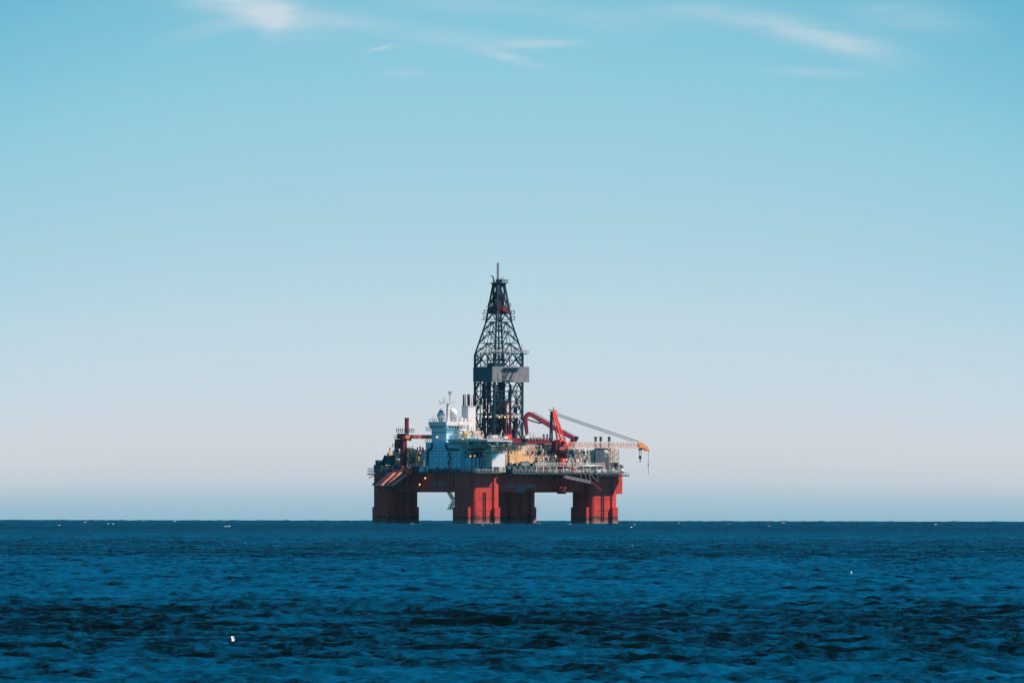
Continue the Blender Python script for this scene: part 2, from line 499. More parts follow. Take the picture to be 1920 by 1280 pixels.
    far = n.new('ShaderNodeMapRange'); far.inputs[1].default_value = 500; far.inputs[2].default_value = 3000
    far.inputs[3].default_value = 0.0; far.inputs[4].default_value = 1.0
    l.new(spd.outputs[1], far.inputs[0])
    fs_ = n.new('ShaderNodeMath'); fs_.operation = 'MULTIPLY_ADD'; fs_.inputs[1].default_value = 1.6; fs_.inputs[2].default_value = 1.0
    l.new(far.outputs[0], fs_.inputs[0])
    vf = n.new('ShaderNodeVectorMath'); vf.operation = 'SCALE'
    l.new(vm.outputs[0], vf.inputs[0]); l.new(fs_.outputs[0], vf.inputs['Scale'])
    vb = n.new('ShaderNodeVectorMath'); vb.operation = 'MULTIPLY_ADD'; vb.inputs[1].default_value = (0, -0.18, 0)
    l.new(far.outputs[0], vb.inputs[0]); l.new(vf.outputs[0], vb.inputs[2])
    va = n.new('ShaderNodeVectorMath'); va.operation = 'ADD'
    l.new(ge.outputs['Normal'], va.inputs[0]); l.new(vb.outputs[0], va.inputs[1])
    vn = n.new('ShaderNodeVectorMath'); vn.operation = 'NORMALIZE'
    l.new(va.outputs[0], vn.inputs[0]); l.new(vn.outputs[0], b.inputs['Normal'])
    # wind bands and ripple streaks, their lighter and darker reflection put into the colour
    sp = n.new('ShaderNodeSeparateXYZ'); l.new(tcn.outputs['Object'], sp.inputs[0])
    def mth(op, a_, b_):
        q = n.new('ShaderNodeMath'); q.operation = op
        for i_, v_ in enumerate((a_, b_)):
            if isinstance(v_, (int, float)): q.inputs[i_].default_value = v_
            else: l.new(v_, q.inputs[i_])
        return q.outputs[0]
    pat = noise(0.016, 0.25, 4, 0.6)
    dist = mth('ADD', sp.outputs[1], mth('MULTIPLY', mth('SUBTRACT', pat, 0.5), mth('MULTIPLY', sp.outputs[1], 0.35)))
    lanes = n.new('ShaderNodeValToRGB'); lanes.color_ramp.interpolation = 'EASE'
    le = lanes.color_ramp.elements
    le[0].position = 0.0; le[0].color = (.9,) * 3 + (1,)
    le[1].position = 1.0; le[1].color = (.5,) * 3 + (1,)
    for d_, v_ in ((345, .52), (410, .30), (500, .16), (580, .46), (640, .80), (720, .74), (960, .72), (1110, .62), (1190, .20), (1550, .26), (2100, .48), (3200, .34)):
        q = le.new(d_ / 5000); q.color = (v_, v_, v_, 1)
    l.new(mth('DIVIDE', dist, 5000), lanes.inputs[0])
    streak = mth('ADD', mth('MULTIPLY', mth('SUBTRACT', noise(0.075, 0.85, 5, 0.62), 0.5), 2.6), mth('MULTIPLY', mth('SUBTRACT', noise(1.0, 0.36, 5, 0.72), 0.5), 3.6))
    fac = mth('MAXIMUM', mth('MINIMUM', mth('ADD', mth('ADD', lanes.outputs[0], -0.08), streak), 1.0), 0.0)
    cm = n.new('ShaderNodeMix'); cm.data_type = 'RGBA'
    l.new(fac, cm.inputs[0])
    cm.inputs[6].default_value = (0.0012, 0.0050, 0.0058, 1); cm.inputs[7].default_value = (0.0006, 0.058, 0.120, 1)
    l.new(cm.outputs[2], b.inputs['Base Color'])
    b.inputs['Roughness'].default_value = 0.9
    b.inputs['Specular IOR Level'].default_value = 0.0
    gl = n.new('ShaderNodeBsdfGlossy'); gl.inputs['Color'].default_value = (0.13, 0.68, 0.92, 1); gl.inputs['Roughness'].default_value = 0.14
    l.new(vn.outputs[0], gl.inputs['Normal'])
    fr = n.new('ShaderNodeFresnel'); fr.inputs['IOR'].default_value = 1.28
    l.new(vn.outputs[0], fr.inputs['Normal'])
    ms = n.new('ShaderNodeMixShader')
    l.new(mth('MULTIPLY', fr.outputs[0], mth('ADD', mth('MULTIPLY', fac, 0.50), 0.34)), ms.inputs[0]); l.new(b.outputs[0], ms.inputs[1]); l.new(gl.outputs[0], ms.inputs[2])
    l.new(ms.outputs[0], n['Material Output'].inputs['Surface'])
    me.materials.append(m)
    return o
build_sea()

# ================================================================== RIG
rig = thing('drilling_rig', 'red semi-submersible drilling rig with tall dark derrick standing in the open sea', 'oil rig')
HX, HY, CW = 29.9, 29.5, 14.5
DT = 21.2                                        # main deck level
HB = 13.1                                        # underside of the deck box

# columns, each with guard boxes down to the water
for sx in (-1, 1):
    for sy in (-1, 1):
        cx, cy, h = sx * HX, sy * HY, CW / 2
        c = MB().prism(rrect(cx - h, cx + h, cy - h, cy + h, 2.6, 6), -9, DT - 0.35).build('column', 'hull_red', rig)
        for dx, dy in ((-1, 0), (0, -1), (1, 0), (0, 1)):
            g = MB()
            px_, py_ = cx + dx * (h + .55) - dy * 4.6, cy + dy * (h + .55) + dx * 4.6
            ex, ey = (0.75, 1.5) if dx else (1.5, 0.75)
            g.box((px_ - ex, py_ - ey, -6), (px_ + ex, py_ + ey, 6.9), 0.3)
            g.build('guard_box', 'hull_red', c)
        mk = MB()
        mk.bar((cx - 1.6, cy - h - .14, 1), (cx - 1.6, cy - h - .14, 13.2), .10)
        mk.bar((cx - 0.4, cy - h - .14, 1), (cx - 0.4, cy - h - .14, 13.2), .10)
        for k in range(22): mk.bar((cx - 1.6, cy - h - .14, 1.4 + k * .54), (cx - .4, cy - h - .14, 1.4 + k * .54), .05)
        mk.build('ladder', 'maroon', c)
        for z in (5.6, 10.2, 15.4): MB().box((cx - h + 2.7, cy - h - .06, z - .07), (cx + h - 2.7, cy - h + .02, z + .07)).build('weld_seam', 'maroon', c)
        MB().path([(cx + 3.4, cy - h - .22, 0.5), (cx + 3.4, cy - h - .22, DT - 1)], .2, 8).build('drain_pipe', 'maroon', c)

# deck box between the columns
BX, BY = HX + CW / 2 - 2.4, HY + CW / 2 - 4.6
box = MB()
prof = [(-BY + 1.0, HB), (BY - 1.0, HB), (BY, HB + 1.0), (BY, DT - .35), (-BY, DT - .35), (-BY, HB + 1.0)]
vs = [(-BX, y, z) for y, z in prof] + [(BX, y, z) for y, z in prof]
n6 = len(prof)
box.add(vs, [tuple(range(n6)), tuple(range(2 * n6 - 1, n6 - 1, -1))] + [(i, n6 + i, n6 + (i + 1) % n6, (i + 1) % n6) for i in range(n6)])
deckbox = box.build('deck_box', 'hull_red', rig)
MB().box((34, 4, HB + .5), (42.5, 37, DT - .4), .3).build('unseen_shade_box', 'hull_red', rig)  # unseen box added on the far side to shade the back column
ext = MB().box((HX + CW / 2 - 1, -36.2, HB - 0.6), (HX + CW / 2 + 2.4, -22, DT - .4), .3).build('end_sponson', 'hull_red', rig)
for yy in (-20, -8, 4, 16):                       # plate stiffeners on the right-hand side and left-hand side
    MB().box((-BX - .25, yy - .12, HB + 1.2), (-BX + .01, yy + .12, DT - .6)).build('stiffener', 'hull_red', deckbox)
for xx in (-18, -9, 0, 18):
    MB().box((xx - .12, -BY - .25, HB + 1.2), (xx + .12, -BY + .01, DT - .6)).build('stiffener', 'hull_red', deckbox)

def lettering(text, size, centre, rz, spacing=1.0, parent=deckbox, align='CENTER'):
    cu = bpy.data.curves.new('lettering', 'FONT'); cu.body = text; cu.size = size
    cu.align_x = align; cu.align_y = 'CENTER'; cu.space_character = spacing; cu.extrude = 0.03
    tmp = bpy.data.objects.new('lettering_tmp', cu); col.objects.link(tmp)
    dg = bpy.context.evaluated_depsgraph_get()
    me = bpy.data.meshes.new_from_object(tmp.evaluated_get(dg))
    bpy.data.objects.remove(tmp)
    me.materials.clear(); me.materials.append(MATS['letter_blue'])
    o = bpy.data.objects.new('lettering', me); col.objects.link(o); o.parent = parent
    o.location = centre; o.rotation_euler = (R(90), 0, rz); return o
yF = -BY - .30
lettering('WEST', 1.75, (at_x(965.6, yF), yF, zz(911)), 0, 1.22, align='RIGHT')
lettering('AQUARIUS', 1.75, (at_x(967.8, yF), yF, zz(911)), 0, 1.22, align='LEFT')
lettering('PANAMA', 1.05, (at_x(975.5, yF), yF, zz(917.3)), 0, 1.1)
lettering('IMO', 1.05, (at_x(970.2, yF), yF, zz(921.3)), 0, 1.0, align='RIGHT')
lettering('8768414', 1.05, (at_x(971.5, yF), yF, zz(921.3)), 0, 1.0, align='LEFT')
xF = -BX - .30
lettering('WEST', 1.5, (xF, at_y(820.2, xF), zz(907.5)), R(-90), 1.1, align='RIGHT')
lettering('AQUARIUS', 1.5, (xF, at_y(821.6, xF), zz(907.5)), R(-90), 1.1, align='LEFT')
lettering('PANAMA', 0.9, (xF, at_y(820, xF), zz(914.5)), R(-90), 1.0)

# main deck plate with overhanging walkways
E = HX + CW / 2
deck = MB().prism([(-E - .6, -E - 2.8), (-25.0, -E - 2.8), (-25.0, -E - .3), (-19, -E - .3), (-19, -E - 2.8), (E - 6.5, -E - 2.8), (E - 6.5, -E - .4), (E + 1.2, -E - .4), (E + 1.2, E + .5), (-E + 4, E + .5), (-E - .6, E - 4)], DT - .35, DT + .15).build('main_deck', 'deck_grey', rig)
MB().box((-18.6, -E - 2.84, DT - .75), (E - 6.8, -E - 2.4, DT - .36)).build('deck_girder', 'dark_steel', deck)
for k in range(16):
    x = -18 + k * 3.1
    MB().bar((x, -E - 2.5, DT - .5), (x, -E + .3, DT - 2.6), .14).build('walkway_bracket', 'dark_steel', deck)
rl = MB().rail([(-E - .4, -E - 2.6, DT + .15), (-25.2, -E - 2.6, DT + .15), (-25.2, -E - .2, DT + .15), (-18.8, -E - .2, DT + .15), (-18.8, -E - 2.6, DT + .15), (E - 6.7, -E - 2.6, DT + .15), (E - 6.7, -E - .2, DT + .15), (E + 1, -E - .2, DT + .15), (E + 1, E, DT + .15)])
rl.build('railing', 'pale_grey', deck)
MB().rail([(-E - .4, -E - 2.6, DT + .15), (-E - .4, E - 4, DT + .15)]).build('railing', 'mid_grey', deck)

# upper pipe deck: walkway with a bright rail along the right-hand side
wk = MB().box((at_x(1000, -37), -38.6, zz(873.4)), (at_x(1130, -37), -36.6, zz(872.4))).build('upper_walkway', 'pale_grey', rig)
for k in range(11):
    x = at_x(1000, -37) + .6 + k * 3.4
    MB().box((x - .16, -38.5, DT + .15), (x + .16, -38.2, zz(873.5))).build('post', 'pale_grey', wk)
MB().rail([(at_x(1000, -37), -38.5, zz(872.3)), (at_x(1130, -37), -38.5, zz(872.3))]).build('railing', 'white_paint', wk)

# hanging platform and slanted catwalk on the right-hand side
pf = MB().box((23, -41.2, DT - 1.4), (39.2, -E - .1, DT - .9)).build('side_platform', 'dark_steel', rig)
MB().rail([(23, -41, DT - .9), (39, -41, DT - .9), (39, -E - .3, DT - .9)]).build('railing', 'mid_grey', pf)
cw_ = MB()
p0, p1 = (at_x(1058, -41), -41, zz(893)), (at_x(1106, -41), -41, zz(903))
cw_.truss(p0, p1, 1.4, .9, 12, .1, .07)
cw_.build('catwalk_lattice', 'mid_grey', rig)
MB().bar((at_x(1108, -41), -41, zz(903)), (at_x(1127, -41), -41, zz(918)), .4).build('catwalk_arm', 'maroon', rig)
for a, b in ((1088, 1091), (1096, 1100), (1104, 1107), (1106, 1120), (1118, 1122)):
    MB().bar((at_x(a, -41), -41, zz(887)), (at_x(b, -41), -41, zz(902)), .08).build('hanger', 'mid_grey', rig)

# stair tower hanging below the deck near the front column
gw = MB()
gy = at_y(840, -30)
def gpt(px, py, dx=0): return (-30 + dx, at_y(px, -30), zz(py))
for dx in (0, 1.2):
    gw.bar(gpt(841, 921, dx), gpt(850, 937, dx), .14); gw.bar(gpt(838.5, 921, dx), gpt(847.5, 937, dx), .1)
    gw.bar(gpt(851, 938, dx), gpt(844, 953, dx), .14); gw.bar(gpt(848, 938, dx), gpt(841, 953, dx), .1)
for k in range(6):
    gw.bar(gpt(840 + 1.6 * k, 922 + 2.6 * k), gpt(840 + 1.6 * k, 922 + 2.6 * k, 1.2), .1)
    gw.bar(gpt(850 - 1.3 * k, 939 + 2.4 * k), gpt(850 - 1.3 * k, 939 + 2.4 * k, 1.2), .1)
gw.box(gpt(838.5, 953.2), gpt(851, 954.4, 1.4))
gw.build('hanging_stair', 'dark_teal', rig)

# ---- slanted red chutes on the left-hand side, near the left column
for k in range(4):
    top_px, bot_px = 735 + 11.5 * k, 711 + 11.0 * k
    t = MB()
    tx, bx_ = -E - 1.7, -E - 7.0
    wd = 3.3 if k < 3 else 1.3
    tx, bx_ = -E - 1.0, -E - 8.0
    yc = at_y(734 + 11.3 * k, tx) + (0 if k < 3 else 1.2)
    top = Vector((tx, yc, zz(884.5 + (3 if k == 3 else 0)))); bot = Vector((bx_, yc + .8, zz(909.5)))
    hw = Vector((0, wd / 2, 0)); dn = Vector((0, 0, -.5))
    t.quad4([top + hw, top - hw, bot - hw * 1.15, bot + hw * 1.15], .35)
    t.bar(top + hw, bot + hw * 1.15, .22); t.bar(top - hw, bot - hw * 1.15, .22)
    ch = t.build('chute', 'chute_pink', rig)
    MB().path([top + Vector((.9, 1.6, 2.6)), top + Vector((-.8, .9, 0.6)), bot + Vector((-1.2, .8, .2))], .28).build('chute_rib', 'maroon', ch)
    MB().bar(bot + Vector((1.8, .4, -1.2)), bot + Vector((2.6, -1.2, -2.8)), .35).build('chute_hook', 'crimson', ch)
    MB().bar(bot + Vector((.3, 0, -.4)), Vector((-E + .1, yc, zz(915))), .22).build('chute_brace', 'maroon', ch)
drum = MB().bar((-E - 3.2, at_y(764, -E - 3.2), zz(885)), (-E - 1.0, at_y(764, -E - 3.2) - .6, zz(884)), 1.55, n=18)
drum.build('winch_drum', 'orange_red', rig, True)
MB().path([(-E - 1.5, at_y(744, -E), zz(903)), (-E - 1.5, at_y(756, -E), zz(921)), (-E - 1.5, at_y(744, -E), zz(921))], .12).build('fairlead_frame', 'maroon', rig)
MB().bar((-E - 1.8, at_y(738, -E), zz(909)), (-E - 1.0, at_y(741, -E), zz(922)), .5, .2, 8).build('fairlead', 'maroon', rig)

# ---- accommodation block
AX0, AY0, AY1 = -36.0, -26.1, -1.2
acc = MB().box((AX0, AY0, DT + .15), (-20, AY1, zz(829)), .25).build('accommodation_block', 'house_paint', rig)
MB().box((-36.6, -36.2, zz(831.5)), (-9, -26.2, zz(829.6))).build('roof_overhang', 'dark_teal', rig)
MB().box((-8.9, -31.6, zz(834.4)), (at_x(1043, -31), -24, zz(832.6))).build('mezzanine', 'dark_steel', rig)
step = MB().box((AX0 + 3.2, AY1 - .01, DT + .15), (-20, AY1 + 5.6, zz(856))).build('side_house', 'pale_grey', rig)
MB().box((AX0 + 2.9, AY1 + .3, zz(855.8)), (-19.8, AY1 + 5.9, zz(855))).build('roof', 'white_paint', step)
win = None
for row, py in enumerate((840.5, 851, 862, 872)):
    for k in range(9):
        y = AY0 + 2.2 + k * 2.55
        if (row * 5 + k * 3) % 7 == 0: continue
        z = zz(py)
        if win is None:
            win = MB().box((AX0 - .06, y - .27, z - .30), (AX0 + .02, y + .27, z + .30)).build('window', 'black_glass', acc)
            w0 = (y, z)
        else:
            copy_part(win, acc, (0, y - w0[0], z - w0[1]))
for k in range(4):
    MB().box((-33.5 + k * 3.2, AY0 - .06, zz(848) - .45), (-32.6 + k * 3.2, AY0 + .02, zz(848) + .45)).build('window', 'black_glass', acc)
for z in (zz(845.8), zz(857), zz(867)):           # floor seams
    MB().box((AX0 - .10, AY0 + .3, z - .09), (AX0 + .02, AY1 - .3, z + .09)).build('floor_ledge', 'dark_teal', acc)
# ducts and pipes wandering over the walls
MB().path([(AX0 - .4, at_y(812, AX0), zz(831)), (AX0 - .4, at_y(812, AX0), zz(840)), (AX0 - .4, at_y(804, AX0), zz(846)), (AX0 - .4, at_y(804, AX0), zz(872))], .42, 8).build('duct', 'dark_teal', acc)
MB().path([(AX0 - .4, at_y(838, AX0), zz(831)), (AX0 - .4, at_y(840, AX0), zz(842.5)), (AX0 - .4, at_y(861, AX0), zz(843)), (-24, AY0 - .5, zz(842))], .42, 8).build('duct', 'dark_teal', acc)
zig = MB()
zt = [844, 852, 860, 868, 876]
for i in range(4):
    a, b = ((843, 848) if i % 2 else (848, 843))
    zig.bar((AX0 - .6, at_y(a, AX0), zz(zt[i])), (AX0 - .6, at_y(b, AX0), zz(zt[i + 1])), .16)
    zig.box((AX0 - 1.1, at_y(849, AX0), zz(zt[i + 1]) - .08), (AX0 - .05, at_y(842, AX0), zz(zt[i + 1]) + .08))
zig.build('outside_stair', 'maroon', acc)
fh = MB().box((-33.6, -33.6, DT + .15), (-26.4, -26.2, zz(858)), .15).build('front_house', 'house_paint', rig)
MB().box((-33.7, -33.7, zz(857.8)), (-26.3, -26.0, zz(857))).build('roof', 'dark_teal', fh)
MB().box((-31, -33.68, DT + .2), (-29.8, -33.58, DT + 2.3)).build('door', 'dark_teal', fh)
for k in range(9):                                # dark lockers and winches at the foot of the block
    y = at_y(806 + k * 7, -37); hgt = rnd.uniform(1.2, 2.3)
    m = MB().box((-37.2, y - .9, DT + .16), (-36.3, y + .7, DT + hgt), .1)
    m.bar((-37.3, y, DT + .3), (-36.4, y + .3, DT + hgt + .5), .12)
    m.build('locker', 'dark_teal' if k % 3 else 'dark_steel', rig)
MB().box((-37.1, at_y(883, -37), DT + .2), (-36.2, at_y(864, -37), DT + .9)).build('fire_main', 'faded_red', rig)

# ---- bridge tower on top of the block
TX0, TY0, TY1 = -33.0, -12.0, -1.2
ZB = zz(829) + .01
tw = MB().box((TX0, TY0, ZB), (-20.5, TY1, zz(803)), .2).build('bridge_tower', 'bridge_paint', rig)
up_ = MB().prism(rrect(TX0 - .6, -21.5, TY0 - .8, TY1 + .9, .5, 2), zz(803) + .003, zz(798.5))
wheel = up_.build('wheelhouse', 'bridge_paint', tw)
MB().prism(rrect(TX0 - .9, -21, TY0 - 1.1, TY1 + 1.2, .5, 2), zz(798.4), zz(791)).build('wheelhouse_roof', 'white_paint', tw)
for k in range(5):
    x = TX0 + .7 + k * 1.35
    MB().box((x, TY0 - .88, zz(802.3)), (x + 1.0, TY0 - .78, zz(799.2))).build('window', 'black_glass', tw)
for k in range(5):
    y = TY0 + .6 + k * 2.1
    MB().box((TX0 - .68, y, zz(802.3)), (TX0 - .58, y + 1.5, zz(799.4))).build('window', 'black_glass', tw)
MB().box((TX0 - .12, TY0 - .12, zz(811.6)), (-20.6, TY1 + .12, zz(810.6))).build('floor_ledge', 'dark_teal', tw)
MB().rail([(TX0 - .7, TY1 + 1, zz(791)), (TX0 - .7, TY0 - .9, zz(791)), (-21.3, TY0 - .9, zz(791))], 1.1, 1.4).build('railing', 'pale_grey', tw)
wing = MB().box((TX0, TY1, zz(807.6)), (TX0 + 2, TY1 + 4.2, zz(806.6)))
wing.rail([(TX0 + .1, TY1 + .1, zz(806.6)), (TX0 + .1, TY1 + 4.1, zz(806.6))], 1.2, 1.2, .07)
wing.build('bridge_wing', 'dark_teal', tw)
ow = MB().box((TX0 + .2, AY1 + .02, zz(829.8)), (TX0 + 6, AY1 + 5.2, zz(829)))
ow.rail([(TX0 + .4, AY1 + .3, zz(829)), (TX0 + .4, AY1 + 5, zz(829))], 1.2, 1.2, .07)
for k in range(3): ow.bar((TX0 + .6, AY1 + 1.5 * k, zz(832)), (TX0 + .6, AY1 + 1.5 * k + 1.4, zz(829.8)), .1)
ow.build('roof_walkway', 'dark_teal', rig)
# mast with cross-tree
ZR = zz(791)
mx_, my_ = -30.2, at_y(840.5, -30.2)
mast = MB().cyl((mx_, my_), .75, ZR, zz(757.5), 10, .55).build('radar_mast', 'white_paint', rig)
mm = MB().box((mx_ - 3.5, my_ - .9, zz(757.6)), (mx_ + 3.3, my_ + .9, zz(756.2)))
mm.rail([(mx_ - 3.4, my_ - .8, zz(756.2)), (mx_ + 3.2, my_ - .8, zz(756.2))], .9, 1.2, .07)
mm.build('cross_tree', 'pale_grey', mast)
MB().cyl((at_x(844.5, my_), my_), .24, zz(756.2), zz(733), 8, .16).build('antenna', 'pale_grey', mast)
aa = MB()
for py, w in ((735, 2.6), (739, 1.6), (743, 1.2)): aa.bar((at_x(844.5, my_) - w / 2, my_, zz(py)), (at_x(844.5, my_) + w / 2, my_, zz(py)), .12)
aa.box((at_x(844.5, my_) - .6, my_ - .4, zz(738)), (at_x(844.5, my_) + .5, my_ + .4, zz(736)))
aa.build('radar_scanner', 'mid_grey', mast)
MB().cyl((at_x(833.5, my_), my_), .22, zz(756.2), zz(745.5), 8, .15).box((at_x(833.5, my_) - .7, my_ - .2, zz(747.3)), (at_x(833.5, my_) + .9, my_ + .2, zz(746))).build('antenna', 'pale_grey', mast)
MB().cyl((at_x(825, my_), my_), .15, zz(756.2), zz(751), 6).build('antenna', 'pale_grey', mast)
# domes
def dome(px, py, r, x, tilt):
    y = at_y(px, x)
    d = MB().ball((x, y, zz(py)), r, 20, 12, (1, 1, 1.08)).build('radome', 'white_paint', rig, True)
    MB().cyl((x, y), .7, ZR, zz(py) - r * .8, 10, 1.1).build('radome_stand', 'pale_grey', d)
    return y
y1 = dome(827.5, 779.5, 1.65, -31.4, 0)
y2 = dome(849.5, 775, 1.85, -27.6, 0)
MB().box((-32, y1 - .7, zz(772.5)), (-30.8, y1 + .7, zz(769.5))).bar((-31.4, y1, zz(769.5)), (-31.4, y1, zz(766)), .1).build('beacon', 'maroon', rig)
for px, py in ((812, 781), (815, 775), (857, 781), (861, 783)):
    MB().cyl((-30, at_y(px, -30)), .11, ZR, zz(py), 6).build('whip_antenna', 'pale_grey', rig)
for k in range(9):
    x = rnd.uniform(-28, -22); y = rnd.uniform(-11.8, -9)
    MB().box((x - .5, y - .5, ZR), (x + .5, y + .5, ZR + rnd.uniform(.6, 2.0)), .1).build('deck_box_locker', 'white_paint', rig)
# cluttered stair side between bridge and stack
for k, (a, b, t_, bt, m_) in enumerate([(862, 868, 793, 800, 'white_paint'), (864, 872, 797, 806, 'cream'), (861, 870, 806, 814, 'white_paint'),
                                    (866, 876, 803, 812, 'white_paint'), (869, 878, 810, 822, 'tan'), (872, 879, 811, 821, 'orange_yellow'), (876, 884, 812, 822, 'pale_grey')]):
    y = -13.5 - .4 * k
    MB().box((at_x(a, y), y, zz(bt)), (at_x(b, y), y + 2.4, zz(t_)), .12).build('equipment_cabinet', m_, rig)
st = MB()
for k in range(4):
    st.rail([(at_x(861, -14.6), -14.6, zz(821 - 7 * k)), (at_x(876, -14.6), -14.6, zz(817 - 7 * k))], 1.0, 1.0, .08)
    st.box((at_x(861, -14.6), -15, zz(821.6 - 7 * k)), (at_x(876, -14.6), -14, zz(821 - 7 * k)))
st.build('stair_landing', 'white_paint', rig)

for k in range(26):
    px = rnd.uniform(861, 906); y = rnd.uniform(-15.5, -13); py = rnd.uniform(800, 824) if px < 880 else rnd.uniform(811, 824); x = at_x(px, y); w = rnd.uniform(.2, .6)
    MB().box((x - w, y - .4, zz(py)), (x + w, y + .4, zz(py) + rnd.uniform(.5, 1.6)), .05).bar((x, y, zz(py) - 1), (x, y, zz(py) + rnd.uniform(1.5, 3)), .07).build('bridge_fitting', rnd.choice(['white_paint', 'cream', 'white_paint', 'pale_grey', 'tan', 'dark_steel', 'boom_tan']), rig)
for k in range(34):
    px = rnd.uniform(728, 800); x = rnd.uniform(-30, -24); y = at_y(px, x); py = rnd.uniform(846, 882); w = rnd.uniform(.3, 1.0)
    MB().box((x - w, y - .6, zz(py)), (x + w, y + .6, zz(py) + rnd.uniform(.6, 2.2)), .06).bar((x, y, zz(py) - 1.5), (x, y, zz(py) + rnd.uniform(1.5, 3.6)), .09).build('aft_fitting', rnd.choice(['cream', 'boom_tan', 'white_paint', 'cream', 'maroon', 'dark_steel', 'tan', 'pale_grey']), rig)

# ---- exhaust stack
sx0, sy0 = -18.0, at_y(878, -18.0)
stack = MB().box((sx0, sy0, DT + 1), (sx0 + 3.9, sy0 + 4.7, zz(762)), .1).build('exhaust_stack', 'white_paint', rig)
MB().box((sx0 - .15, sy0 - .15, zz(762) + .003), (sx0 + 4.05, sy0 + 4.85, zz(760.8))).build('stack_rim', 'pale_grey', stack)
for dx, dy, r, m_ in ((.6, 4.1, .36, 'maroon_dark'), (.7, 3.0, .2, 'dark_steel'), (1.2, 1.3, .62, 'maroon_dark'), (2.3, .8, .16, 'pale_grey'), (3.3, .7, .34, 'maroon_dark'), (2.9, 3.4, .18, 'dark_steel')):
    MB().cyl((sx0 + dx, sy0 + dy), r, zz(761), zz(738.5 + rnd.uniform(0, 1.5)), 12).build('exhaust_pipe', m_, stack, True)
# pale winch houses between stack and derrick
MB().box((at_x(884, -14), -14, zz(822)), (at_x(906, -14), -10, zz(808)), .5).build('winch_house', 'cream', rig)
MB().box((at_x(886, -15), -15, zz(822)), (at_x(898, -15), -14.1, zz(812)), .2).build('winch_house', 'white_paint', rig)
MB().box((at_x(923, -15), -15, zz(822)), (at_x(935, -15), -12, zz(815.5)), .2).build('winch_house', 'white_paint', rig)
for k in range(10):
    px = 888 + k * 6.5
    MB().cyl((at_x(px, -15.5), -15.5), .16, zz(823), zz(812 + rnd.uniform(-8, 6)), 6).build('vent_pipe', rnd.choice(['pale_grey', 'dark_steel', 'white_paint']), rig)

# ---- helideck on its braces
hx, hy, hz, hr = -29.0, at_y(901, -29.0), zz(826), 13.2
octo = [(hx + hr * math.cos(R(22.5 + 45 * k)), hy + hr * math.sin(R(22.5 + 45 * k))) for k in range(8)]
heli = MB().prism(octo, hz - .55, hz).build('helideck', 'mid_grey', rig)
octo2 = [(hx + (hr + .12) * math.cos(R(22.5 + 45 * k)), hy + (hr + .12) * math.sin(R(22.5 + 45 * k))) for k in range(8)]
hb = MB()
for a, b in zip(octo2, octo2[1:] + octo2[:1]): hb.bar((a[0], a[1], hz - .2), (b[0], b[1], hz - .2), .32)
hb.build('deck_edge', 'white_paint', heli)
nb = MB()
octo3 = [(hx + (hr + 1.6) * math.cos(R(22.5 + 45 * k)), hy + (hr + 1.6) * math.sin(R(22.5 + 45 * k))) for k in range(8)]
for i in range(8):
    a, b, c, d = octo2[i], octo2[(i + 1) % 8], octo3[i], octo3[(i + 1) % 8]
    nb.bar((c[0], c[1], hz + .25), (d[0], d[1], hz + .25), .07)
    for k in range(8):
        t_ = k / 8
        nb.bar((a[0] + (b[0] - a[0]) * t_, a[1] + (b[1] - a[1]) * t_, hz - .1), (c[0] + (d[0] - c[0]) * t_, c[1] + (d[1] - c[1]) * t_, hz + .25), .05)
nb.build('safety_net', 'dark_teal', heli)
for i, k in enumerate(range(-3, 4)):              # joists under the plate
    w = math.sqrt(max(1, hr * hr - (k * 3.6) ** 2)) - .8
    MB().truss((hx + k * 3.6, hy - w, hz - 1.3), (hx + k * 3.6, hy + w, hz - 1.3), .5, 1.3, 10, .12, .09).build('joist_lattice', 'pale_grey', heli)
for px, base_px, y, yb, m_ in ((905, 900, -43, -38, 'dark_teal'), (920, 905, -42.5, -37, 'dark_teal'), (935, 912, -41, -36, 'house_paint'),
                               (945, 930, -38, -36, 'cream'), (888, 893, -43, -37.5, 'dark_teal'), (875, 886, -41, -36.5, 'dark_teal'), (955, 945, -35, -35, 'white_paint')):
    MB().bar((at_x(base_px, yb), yb, zz(846)), (at_x(px, y), y, hz - 1.9), .18).build('brace', m_, heli)
    MB().bar((at_x(base_px, yb), yb, DT + .15), (at_x(base_px, yb), yb, zz(846)), .2).build('brace', m_, heli)

# ---- white cabin on legs at the right-hand edge, below the helideck
MB().box((at_x(896, -31), -31, DT + .15), (at_x(921, -31), -27.5, zz(847)), 1.2).build('mud_tank', 'dark_teal', rig, True)
cab = thing('stilted_cabin', 'white box cabin on four thin legs below the helideck edge', 'cabin', (at_x(934, -38), -38, DT + .15))
MB().box((at_x(923, -39.2), -39.2, zz(875.5)), (at_x(948, -39.2), -35.2, zz(851)), .1).build('cabin_body', 'white_paint', cab)
MB().box((at_x(930, -39.2), -39.24, zz(851) + .004), (at_x(949, -39.2), -35, zz(848))).build('cabin_roof', 'pale_grey', cab)
for px in (924.5, 937, 941, 947):
    for yy in (-39, -35.5):
        if px in (937,) and yy > -38: continue
        MB().bar((at_x(px, -39), yy, DT + .15), (at_x(px, -39), yy, zz(875.5)), .17).build('leg', 'white_paint', cab)

